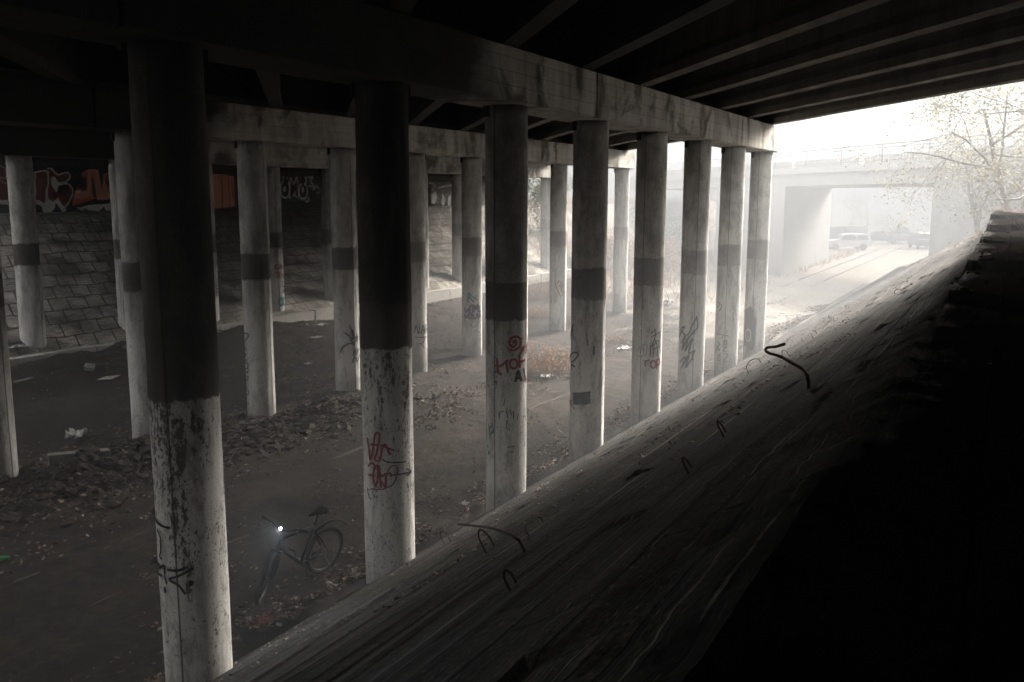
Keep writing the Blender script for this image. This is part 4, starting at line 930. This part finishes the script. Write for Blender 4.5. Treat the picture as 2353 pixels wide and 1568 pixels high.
# ------------------------------------------------------------------ bicycle
def bicycle():
    Pr = at_z(742, 1322, 0.06); Pf = at_z(590, 1392, 0.06); dv = Pf - Pr; ang = math.atan2(dv.y, dv.x)
    root = empty('bicycle', Vector((Pr.x, Pr.y, terrain(Pr.x, Pr.y) + 0.01)), ang)
    root.rotation_euler = (R(-9), 0, ang); root.rotation_mode = 'XYZ'
    tag(root, 'black mountain bike with a lit white headlight, parked on its kickstand', 'bicycle')
    Rw = 0.345; wb = 1.10
    hub_r = Vector((0, 0, Rw)); bb = Vector((0.44, 0, 0.31)); seat = Vector((0.24, 0, 0.80)); ht = Vector((0.82, 0, 0.82)); hb = Vector((0.87, 0, 0.68))
    fr = MB(); fr.tube([seat - Vector((0, 0, .02)), ht - Vector((.01, 0, .03))], 0.021, 10); fr.tube([bb, hb], 0.026, 10); fr.tube([bb, seat], 0.019, 10); fr.tube([ht + Vector((-.01, 0, .03)), hb + Vector((.012, 0, -.03))], 0.026, 10)
    for s in (-1, 1):
        fr.tube([bb + Vector((-.03, .03 * s, 0)), hub_r + Vector((0, .065 * s, 0))], 0.011, 8); fr.tube([seat + Vector((0, .02 * s, -.06)), hub_r + Vector((0, .065 * s, 0))], 0.010, 8)
    fr.tube([bb + Vector((0, -.05, 0)), bb + Vector((0, .05, 0))], 0.028, 12)
    fr.build('frame', M['bikepaint'], root, True)
    sp = MB().tube([seat - (bb - seat) * -0.1 - Vector((0, 0, .05)), seat + Vector((-.045, 0, .16))], 0.014, 8); sp.build('seat_post', M['bikepaint'], root, True)
    # saddle
    rings = []
    for x, wd, z, t in ((0.15, .018, 0.972, .02), (0.10, .026, .982, .03), (0.02, .045, .985, .04), (-0.05, .08, .985, .05), (-0.11, .095, .992, .055), (-0.135, .07, .995, .045)):
        rings.append([(0.20 + x, wd * math.cos(a), z + (t * 0.5 * math.sin(a) if math.sin(a) > 0 else t * math.sin(a))) for a in [i * math.pi / 6 for i in range(12)]])
    MB().loft(rings).build('saddle', M['rubber'], root, True)
    def wheel(parent, c, nm):
        wm = MB().torus(c, (0, 1, 0), Rw - 0.028, 0.028, 48, 10); wt = wm.build(nm, M['rubber'], parent, True)
        rm = MB(); n = 48
        rings = []
        for i in range(n + 1):
            a = 2 * math.pi * i / n; d = Vector((math.cos(a), 0, math.sin(a)))
            rings.append([Vector(c) + d * rr + Vector((0, yy, 0)) for rr, yy in ((Rw - .052, -.012), (Rw - .052, .012), (Rw - .07, .008), (Rw - .07, -.008))])
        rm.loft(rings, False); rm.build('rim', M['alloy'], wt, True)
        sm = MB(); 
        for i in range(28):
            a = 2 * math.pi * i / 28; b = a + (0.5 if i % 2 else -0.5); s = 0.03 if (i // 2) % 2 else -0.03
            sm.tube([Vector(c) + Vector((math.cos(b) * .02, s, math.sin(b) * .02)), Vector(c) + Vector((math.cos(a) * (Rw - .06), 0, math.sin(a) * (Rw - .06)))], 0.0012, 4, False)
        sm.tube([Vector(c) + Vector((0, -.055, 0)), Vector(c) + Vector((0, .055, 0))], 0.018, 12)
        sm.build('spokes', M['alloy'], wt); return wt
    wheel(root, (0, 0, Rw), 'wheel')
    # steered front end
    fe = MB(); hub_f = Vector((wb, 0, Rw)); axis = (ht - hb).normalized()
    st = Matrix.Translation(hb) @ Matrix.Rotation(R(34), 4, axis) @ Matrix.Translation(-hb)
    def T(v): return st @ Vector(v)
    fork = MB(); crown = hb + Vector((.012, 0, -.05))
    fork.tube([T(crown + Vector((0, -.075, 0))), T(crown + Vector((0, .075, 0)))], 0.022, 8)
    for s in (-1, 1): fork.tube([T(crown + Vector((0, .07 * s, .01))), T(crown.lerp(hub_f, .5) + Vector((0, .07 * s, 0))), T(hub_f + Vector((0, .065 * s, 0)))], [0.02, 0.021, 0.014], 8)
    fork.tube([T(crown), T(ht + Vector((-.025, 0, .09)))], 0.014, 8)
    fork.build('fork', M['bikepaint'], root, True)
    wf = wheel(root, hub_f, 'wheel')
    for o_ in [wf] + list(wf.children):
        o_.data.transform(st)
    hbv = MB(); top = ht + Vector((-.02, 0, .10)); fwdv = Vector((.06, 0, .03))
    hbv.tube([T(top), T(top + fwdv)], 0.016, 8)
    hbv.tube(catmull([T(top + fwdv + Vector(p)) for p in ((-.05, -.31, .05), (-.02, -.16, .045), (0, -.07, 0), (0, .07, 0), (-.02, .16, .045), (-.05, .31, .05))], 4), 0.012, 8)
    hb_o = hbv.build('handlebar', M['bikepaint'], root, True)
    for s in (-1, 1):
        MB().tube([T(top + fwdv + Vector((-.031, .20 * s, .047))), T(top + fwdv + Vector((-.052, .315 * s, .051)))], 0.017, 10).build('grip', M['rubber'], hb_o, True)
        MB().tube([T(top + fwdv + Vector((-.02, .17 * s, .03))), T(top + fwdv + Vector((.03, .20 * s, .01))), T(top + fwdv + Vector((.01, .29 * s, .0)))], 0.006, 6).build('brake_lever', M['alloy'], hb_o, True)
    lc = top + fwdv + Vector((.02, -.03, .035)); lamp = empty('headlight'); lamp.parent = root
    MB().tube([T(lc + Vector((-.04, 0, 0))), T(lc + Vector((.035, 0, 0)))], [0.020, 0.026], 14).build('lamp_housing', M['rubber'], lamp, True)
    g = G('lit_lamp_lens'); g.b.inputs['Emission Color'].default_value = (0.86, 0.94, 1, 1); g.b.inputs['Emission Strength'].default_value = 14.0
    lm = g.done((0.9, 0.95, 1), 0.3)
    sl = bpy.data.lights.new('headlight_beam', 'SPOT'); sl.energy = 9.0; sl.spot_size = R(70); sl.spot_blend = 1.0; sl.color = (0.85, 0.93, 1); sl.shadow_soft_size = 0.02
    so = link(bpy.data.objects.new('headlight_beam', sl)); so.parent = lamp; so.location = T(lc + Vector((.075, 0, 0)))
    dvv = (T(lc + Vector((1, 0, 0.35))) - T(lc)); so.rotation_euler = dvv.to_track_quat('-Z', 'Y').to_euler()
    rings = []
    for r_, x_ in ((0.017, .036), (0.018, .044), (0.013, .052), (0.004, .056)):
        rings.append([T(lc + Vector((x_, r_ * math.cos(a), r_ * math.sin(a)))) for a in [i * math.pi / 8 for i in range(16)]])
    MB().loft(rings).build('lamp_lens', lm, lamp, True)
    # mudguard over the rear wheel, drivetrain, kickstand
    rings = []
    for i in range(15):
        a = R(160 - i * 6.2); d = Vector((math.cos(a) * -1, 0, math.sin(a))); rr = Rw + 0.06 + 0.07 * (i / 14)
        d = Vector((math.cos(R(55 + i * 6.6)), 0, math.sin(R(55 + i * 6.6))))
        rings.append([Vector((0, 0, Rw)) + d * (rr + e) + Vector((0, yy, 0)) for yy, e in ((-.028, -.012), (0, 0), (.028, -.012), (0, -.003))])
    MB().loft(rings).build('mudguard', M['bikepaint'], root, True)
    dr = MB().torus(bb + Vector((0, -.055, 0)), (0, 1, 0), .085, .006, 30, 6); dr.torus(hub_r + Vector((0, -.05, 0)), (0, 1, 0), .04, .012, 24, 6)
    dr.tube([bb + Vector((0, -.055, .085)), hub_r + Vector((0, -.05, .045))], .004, 5); dr.tube([bb + Vector((0, -.055, -.085)), hub_r + Vector((.03, -.05, -.1)), hub_r + Vector((0, -.05, -.045))], .004, 5)
    dr.build('chain_drive', M['alloy'], root, True)
    for s, a in ((1, R(250)), (-1, R(70))):
        e = bb + Vector((math.cos(a) * .17, .075 * s, math.sin(a) * .17))
        MB().tube([bb + Vector((0, .07 * s, 0)), e], .010, 8).tube([e, e + Vector((0, .10 * s, 0))], .016, 8).build('pedal', M['rubber'], root, True)
    MB().tube([hub_r + Vector((.06, .05, -.02)), Vector((.03, .22, .06))], .009, 8).build('kickstand', M['alloy'], root, True)
    cb_ = MB()
    for s in (-1, 1): cb_.tube(catmull([T(top + fwdv + Vector((-.02, .16 * s, .03))), T(top + Vector((.14, .05 * s, .02))), T(ht + Vector((.07, .01, -.05))), hb + Vector((.02, .02 * s, .02)), hb + Vector((-.1, .02 * s, -.05))], 4), .0035, 5, False)
    cb_.build('cable', M['rubber'], root, True)
bicycle()

# ------------------------------------------------------------------ vegetation
def leaf_cloud(pts, n, rad, L, mat, name, parent, flat=0.8, dirs=None):
    vv = []; ff = []
    for _ in range(n):
        p = random.choice(pts) + Vector((random.gauss(0, rad), random.gauss(0, rad), random.gauss(0, rad * flat)))
        d = Vector((random.uniform(-1, 1), random.uniform(-1, 1), random.uniform(-1, 0.3))).normalized(); s = d.orthogonal().normalized(); s = Matrix.Rotation(random.uniform(0, 6.28), 3, d) @ s
        l = L * random.uniform(0.6, 1.4); b = len(vv); vv += [p, p + d * l * .5 + s * l * .28, p + d * l, p + d * l * .5 - s * l * .28]; ff.append((b, b + 1, b + 2, b + 3))
    return mesh_obj(name, vv, ff, mat, parent)
def tree(name, P, H, seed, label, leafmat, nleaf=1500, L=0.12, lean=(0, 0), spread_=0.55, r0=0.09, depth=4, cat='tree', group=None, twigs=True):
    random.seed(seed); root = empty(name, P); tag(root, label, cat, group)
    tr = MB(); tips = []
    def grow(p, d, l, r, lev):
        n = 5; pts = [p]; q = p.copy(); dd_ = d.copy()
        for i in range(n):
            dd_ = (dd_ + Vector((random.gauss(0, .13), random.gauss(0, .13), random.gauss(0, .08) + (0.04 if lev < 2 else -0.03)))).normalized(); q = q + dd_ * (l / n); pts.append(q.copy())
        rad = [max(0.004, r * (1 - 0.62 * i / n)) for i in range(n + 1)]
        tr.tube(pts, rad, 7 if lev == 0 else 4 if lev > 1 else 5, False)
        if lev >= depth - 2: tips.extend(pts[2:])
        if lev < depth - 1:
            for k in range(random.randint(3, 4) if lev else 6):
                t = random.uniform(0.3, 1.0); i = min(n - 1, int(t * n)); bp = pts[i].lerp(pts[i + 1], t * n - i)
                nd = (dd_ * (1 - spread_) + Vector((random.gauss(0, 1), random.gauss(0, 1), random.gauss(0.15, .7))).normalized() * spread_ * 1.3).normalized()
                grow(bp, nd, l * random.uniform(.5, .75), max(0.004, rad[i] * .6), lev + 1)
    grow(Vector((0, 0, -0.3)), Vector((lean[0], lean[1], 1)).normalized(), H * 0.6, r0, 0)
    tr.build('trunk', M['bark'], root, True)
    leaf_cloud(tips, nleaf, 0.22, L, leafmat, 'crown', root)
    return root
def tr_at(px, py, dist):
    d = ray(px, py); d2 = d / math.hypot(d.x, d.y); P = CAM + d2 * dist; return Vector((P.x, P.y, terrain(P.x, P.y)))
tree('leafy_tree', tr_at(2450, 470, 29), 6.5, 11, 'nearest yellow-leaved tree leaning in at the right edge of the picture', M['leafpale'], 5200, 0.085, (-.15, .15), .6, .05, 5)
tree('misty_tree', tr_at(2330, 460, 36), 9.5, 12, 'bare twiggy tree fading into fog, left of the nearest yellow-leaved one', M['leafpale'], 4200, 0.085, (-.1, .0), .55, .12, 5)
tree('misty_tree', tr_at(2270, 460, 47), 9.0, 13, 'pale tree standing deep in fog before the far bridge abutment', M['leafpale'], 4500, 0.10, (0, .0), .6, .13, 5)
tree('misty_tree', tr_at(2400, 450, 31), 8.0, 15, 'tall thin-branched tree at the right edge behind the yellow-leaved one', M['leafpale'], 4500, 0.085, (-.05, .05), .6, .10, 5)
tree('misty_tree', tr_at(1735, 460, 78), 12, 14, 'ghostly bare tree above the left end of the far bridge', M['leafgreen'], 500, 0.2, (0, 0), .5, .16, 4)
tree('misty_tree', tr_at(2000, 455, 125), 10, 16, 'faint tree behind the parked cars beyond the far bridge', M['leafpale'], 1500, 0.3, (0, 0), .6, .16, 4)
tree('leafy_bush', tr_at(1238, 560, 60), 4.6, 21, 'green-leaved bush by the last back-row column', M['leafgreen'], 2200, 0.2, (0.1, -.3), .75, .06, 4, 'bush')
tree('leafy_bush', tr_at(1530, 400, 66), 5.0, 22, 'pale leafy bush high on the left bank in fog', M['leafgreen'], 1800, 0.22, (0, 0), .75, .06, 4, 'bush')
tree('leafy_bush', tr_at(1500, 520, 58), 3.5, 23, 'rust-tinted bush on the left bank, behind the front-row columns', M['dry'], 2200, 0.16, (0, 0), .8, .05, 4, 'bush')
tree('leafy_bush', tr_at(1395, 520, 60), 3.2, 24, 'orange-brown bush on the left bank beside the last middle column', M['dry'], 2400, 0.16, (0, 0), .8, .05, 4, 'bush')
def dry_weed(P, n, rad, h, label, seed):
    random.seed(seed); root = empty('dry_weed', P); tag(root, label, 'weed', 'dry weeds on the dirt')
    s = MB(); pts = []
    for _ in range(n):
        a = random.uniform(0, 6.28); r = rad * random.random() ** .7; b = Vector((math.cos(a) * r, math.sin(a) * r, -.02)); t = Vector((random.gauss(0, .35) + math.cos(a) * .3, random.gauss(0, .35) + math.sin(a) * .3, 1)).normalized()
        L_ = h * random.uniform(.45, 1.1); p1 = b + t * L_ * .5; p2 = b + t * L_ * .85 + Vector((random.gauss(0, .08), random.gauss(0, .08), 0)); p3 = p2 + Vector((random.gauss(0, .1), random.gauss(0, .1), -.02))
        s.tube([b, p1, p2, p3], [.006, .005, .004, .002], 3, False); pts += [p1, p2, p3]
    s.build('stems', M['dry'], root); leaf_cloud(pts, n * 5, .07, .07, M['dry'], 'dry_leaves', root)
dry_weed(at_ground(1262, 858), 170, 0.95, 0.95, 'big rust-brown dry weed between the third and fourth front columns', 31)
dry_weed(at_ground(1242, 690), 120, 1.1, 1.3, 'tall pale dry weeds behind the middle row, foggy', 32)
dry_weed(at_ground(1232, 730), 60, 0.7, 0.6, 'low dry weed tuft left of the red-tagged pale column', 33)
dry_weed(at_ground(1395, 790), 50, 0.7, 0.4, 'thin straw tuft beyond the column with the black rectangle', 34)
random.seed(5)
def s_grass():
    X = random.uniform(40, 95); Y = random.uniform(12.5, 34)
    if X < deck_right(Y) - 1 or (Y < 16 and X < 66 and random.random() < .7): return None
    if fbm(X, Y, .3) < -.15: return None
    return X, Y, terrain(X, Y)
vv = []; ff = []
for _ in range(9000):
    s_ = None
    while s_ is None: s_ = s_grass()
    b = Vector((s_[0], s_[1], s_[2] - .03)); h = random.uniform(.2, .8); t = Vector((random.gauss(0, .4), random.gauss(0, .4), 1)) * h; a = random.uniform(0, 6.28); sd_ = Vector((math.cos(a), math.sin(a), 0)) * .02
    k = len(vv); vv += [b - sd_, b + sd_, b + t * .6 + sd_ * .7, b + t + Vector((random.gauss(0, .12), random.gauss(0, .12), -.05)), b + t * .6 - sd_ * .7]; ff += [(k, k + 1, k + 2, k + 4), (k + 4, k + 2, k + 3)]
tag(mesh_obj('dry_grass', vv, ff, M['dry']), 'dry tan grass and undergrowth on the foggy left bank', 'grass', kind='stuff')
# tufts of dry grass on the far rim of the right slope
vv = []; ff = []
for _ in range(900):
    Y = random.uniform(-.5, 5.5); X = slope_end(Y) + random.uniform(-1.6, .3)
    if Y > 2.5 and random.random() < .5: continue
    b = Vector((X, Y, emb_z(X, Y) - .02)); t = Vector((random.gauss(0, .6), random.gauss(0, .6), .5)) * random.uniform(.08, .32); sd_ = Vector((random.gauss(0, 1), random.gauss(0, 1), 0)).normalized() * .006
    k = len(vv); vv += [b - sd_, b + sd_, b + t]; ff.append((k, k + 1, k + 2))
tag(mesh_obj('rim_grass', vv, ff, M['dry']), 'dry grass and twigs along the far rim of the right slope', 'grass', kind='stuff')
bld = clods('boulder', 1, lambda: (0, 0, 0), M['stone'], .8, .9); Pq = tr_at(1235, 560, 58); bld.location = (Pq.x - 1.5, Pq.y + 1.2, Pq.z + 0.9)
tag(bld, 'pale boulder on the left bank above the green bush', 'boulder')

# ------------------------------------------------------------------ far bridge
fb = empty('far_bridge', (64, 8.5, 0)); tag(fb, 'pale second bridge with railing, faint in the fog across the cutting', 'bridge')
def fx(Y, off=0): return 51.0 + (Y - 4) * SKEW + off
WB = 18.0
def fbox(mb, Y0, Y1, o0, o1, z0, z1):
    q = []
    for z in (z0, z1):
        for Y, o in ((Y0, o0), (Y0, o1), (Y1, o1), (Y1, o0)): q.append((fx(Y, o), Y, z))
    return mb.hexa(q)
FZ = 5.97
local(fbox(MB(), -14, 34, 0.35, WB - .35, FZ, FZ + .75).build('girder', M['farconc']), fb)
local(fbox(MB(), -14, 34, 0, WB, FZ + .753, FZ + 1.12).build('deck_slab', M['farconc']), fb)
local(fbox(MB(), 13.2, 20, .2, WB - .2, -.5, FZ - .003).build('abutment', M['farconc']), fb)
local(fbox(MB(), -4, 3.6, .2, WB - .2, -.5, FZ - .003).build('abutment', M['farconc']), fb)
for side in (.15, WB - .15):
    rl = MB()
    def pt(Y, z): return Vector((fx(Y, side), Y, z))
    for z, r_ in ((FZ + 2.12, .035), (FZ + 1.95, .025), (FZ + 1.28, .025)): rl.tube([pt(-14, z), pt(34, z)], r_, 6)
    Y = -14.0; k = 0
    while Y <= 34:
        rl.tube([pt(Y, FZ + 1.11), pt(Y, FZ + (2.13 if k % 16 == 0 else 1.95))], .045 if k % 16 == 0 else .012, 5); Y += .16; k += 1
    local(rl.build('railing', M['steel'], None), fb)
for k in range(8):
    Y0 = -12 + 5.0 * k
    br_ = fbox(MB(), Y0, Y0 + 4.7, 1.1, 1.5, FZ + 1.123, FZ + 1.6).build('crash_barrier', M['farconc']); local(br_, fb)

# ------------------------------------------------------------------ parked cars in the fog beyond it
def car(P, rz, paint, label, kind='suv', L=4.5):
    root = empty('parked_car', P, rz); tag(root, label, 'car', 'cars parked beyond the far bridge')
    Wd = .88; hgt = 1.62 if kind == 'suv' else 2.0 if kind == 'van' else 1.45
    prof = {'suv': [(-2.2, .35), (-2.25, .75), (-2.15, 1.0), (-1.95, 1.52), (-1.5, 1.62), (.2, 1.62), (.55, 1.52), (1.15, 1.05), (2.0, .92), (2.2, .7), (2.2, .35)],
            'van': [(-2.3, .35), (-2.32, 1.2), (-2.25, 1.95), (-1.9, 2.02), (.9, 2.0), (1.2, 1.85), (1.7, 1.15), (2.2, 1.0), (2.3, .7), (2.3, .35)],
            'sedan': [(-2.2, .35), (-2.25, .8), (-1.7, .98), (-1.2, 1.4), (.1, 1.45), (.95, 1.0), (2.0, .86), (2.2, .65), (2.2, .35)]}[kind]
    def ring(y, k): return [(x, y, .35 + (z - .35) * k if z > 1.0 else z) for x, z in prof]
    rings = [ring(-Wd + .10, .96), ring(-Wd, .62) if False else [(x, -Wd + (.20 * max(0, (z - .95)) ), z) for x, z in prof], [(x, -Wd * .6, z + .01) for x, z in prof], [(x, Wd * .6, z + .01) for x, z in prof], [(x, Wd - (.20 * max(0, (z - .95))), z) for x, z in prof]][1:]
    MB().loft(rings).build('body', paint, root, bevel=.03)
    glass = plain('car_glass', (.03, .035, .04), .15, .1) if 'car_glass' not in bpy.data.materials else bpy.data.materials['car_glass']
    top = hgt - .12; xb, xf = (-1.9, .55) if kind != 'van' else (-.2, 1.35)
    for s in (-1, 1):
        y0 = s * (Wd - .005); y1 = s * (Wd - .2 * (top - .95) + .004)
        m_ = MB()
        for a, b in ((xb + .05, (xb + xf) / 2 - .05), ((xb + xf) / 2 + .03, xf + .15)):
            m_.face([(a, y0 + s * .004, 1.02), (b + (.25 if b > xf else 0), y0 + s * .004, 1.02), (b - .1, y1, top), (a + .12, y1, top)])
        m_.build('side_window', glass, root)
    e0 = prof[2]; e1 = prof[3]
    MB().face([(e0[0] - .02, -.68, e0[1] + .08), (e0[0] - .02, .68, e0[1] + .08), (e1[0] - .03, .6, e1[1] - .02), (e1[0] - .03, -.6, e1[1] - .02)]).build('rear_window', glass, root)
    ws = {'suv': ((1.12, 1.10), (.60, 1.50)), 'van': ((1.70, 1.20), (1.25, 1.82)), 'sedan': ((.93, 1.04), (.16, 1.42))}[kind]
    MB().face([(ws[0][0] + .03, -.7, ws[0][1]), (ws[0][0] + .03, .7, ws[0][1]), (ws[1][0] + .03, .6, ws[1][1]), (ws[1][0] + .03, -.6, ws[1][1])]).build('windscreen', glass, root)
    for x in (-1.35, 1.4):
        for s in (-1, 1):
            wl = MB().tube([(x, s * (Wd - .18), .33), (x, s * (Wd + .02), .33)], .33, 18).build('wheel', M['rubber'], root)
            MB().tube([(x, s * (Wd + .018), .33), (x, s * (Wd + .03), .33)], .2, 14).build('rim', M['alloy'], wl)
    for s in (-1, 1):
        MB().box((2.16, s * .62 - .18, .68), (2.23, s * .62 + .18, .82)).build('headlight', M['alloy'], root, bevel=.02)
        MB().box((-2.28, s * .72 - .1, .8), (-2.2, s * .72 + .1, 1.0)).build('tail_light', M['canred'], root, bevel=.02)
    return root
white = plain('white_car_paint', (.78, .78, .78), .3, .05); darkp = plain('dark_car_paint', (.05, .05, .055), .3, .2); greycar = plain('grey_car_paint', (.22, .22, .23), .3, .2)
def car_at(px, py): P = at_z(px, py, 0.05); return Vector((P.x, P.y, terrain(P.x, P.y)))
car(car_at(1945, 574), R(118), white, 'white SUV parked beyond the far bridge, seen from its rear corner', 'suv')
car(car_at(2118, 571), R(200), darkp, 'dark SUV facing the viewer, rightmost of the cars past the far bridge', 'suv')
car(car_at(2072, 560), R(185), greycar, 'grey van between the dark cars past the far bridge', 'van')
car(car_at(2020, 560), R(110), darkp, 'dark low car right of the white SUV past the far bridge', 'sedan')
car(car_at(1938, 561), R(120), greycar, 'grey van roof showing behind the white SUV', 'van')

# ------------------------------------------------------------------ fog: one closed box of even density
hz = MB().box((-150, -250, -8), (460, 330, 20)).build('haze', None); tag(hz, kind='stuff')
hm = bpy.data.materials.new('fog'); hm.use_nodes = True; ht_ = hm.node_tree; ht_.nodes.clear()
pv = ht_.nodes.new('ShaderNodeVolumePrincipled'); ho = ht_.nodes.new('ShaderNodeOutputMaterial'); ht_.links.new(pv.outputs[0], ho.inputs['Volume'])
pv.inputs['Color'].default_value = (0.42, 0.445, 0.475, 1); pv.inputs['Density'].default_value = 0.0230; pv.inputs['Anisotropy'].default_value = 0.0
hz.data.materials.append(hm)
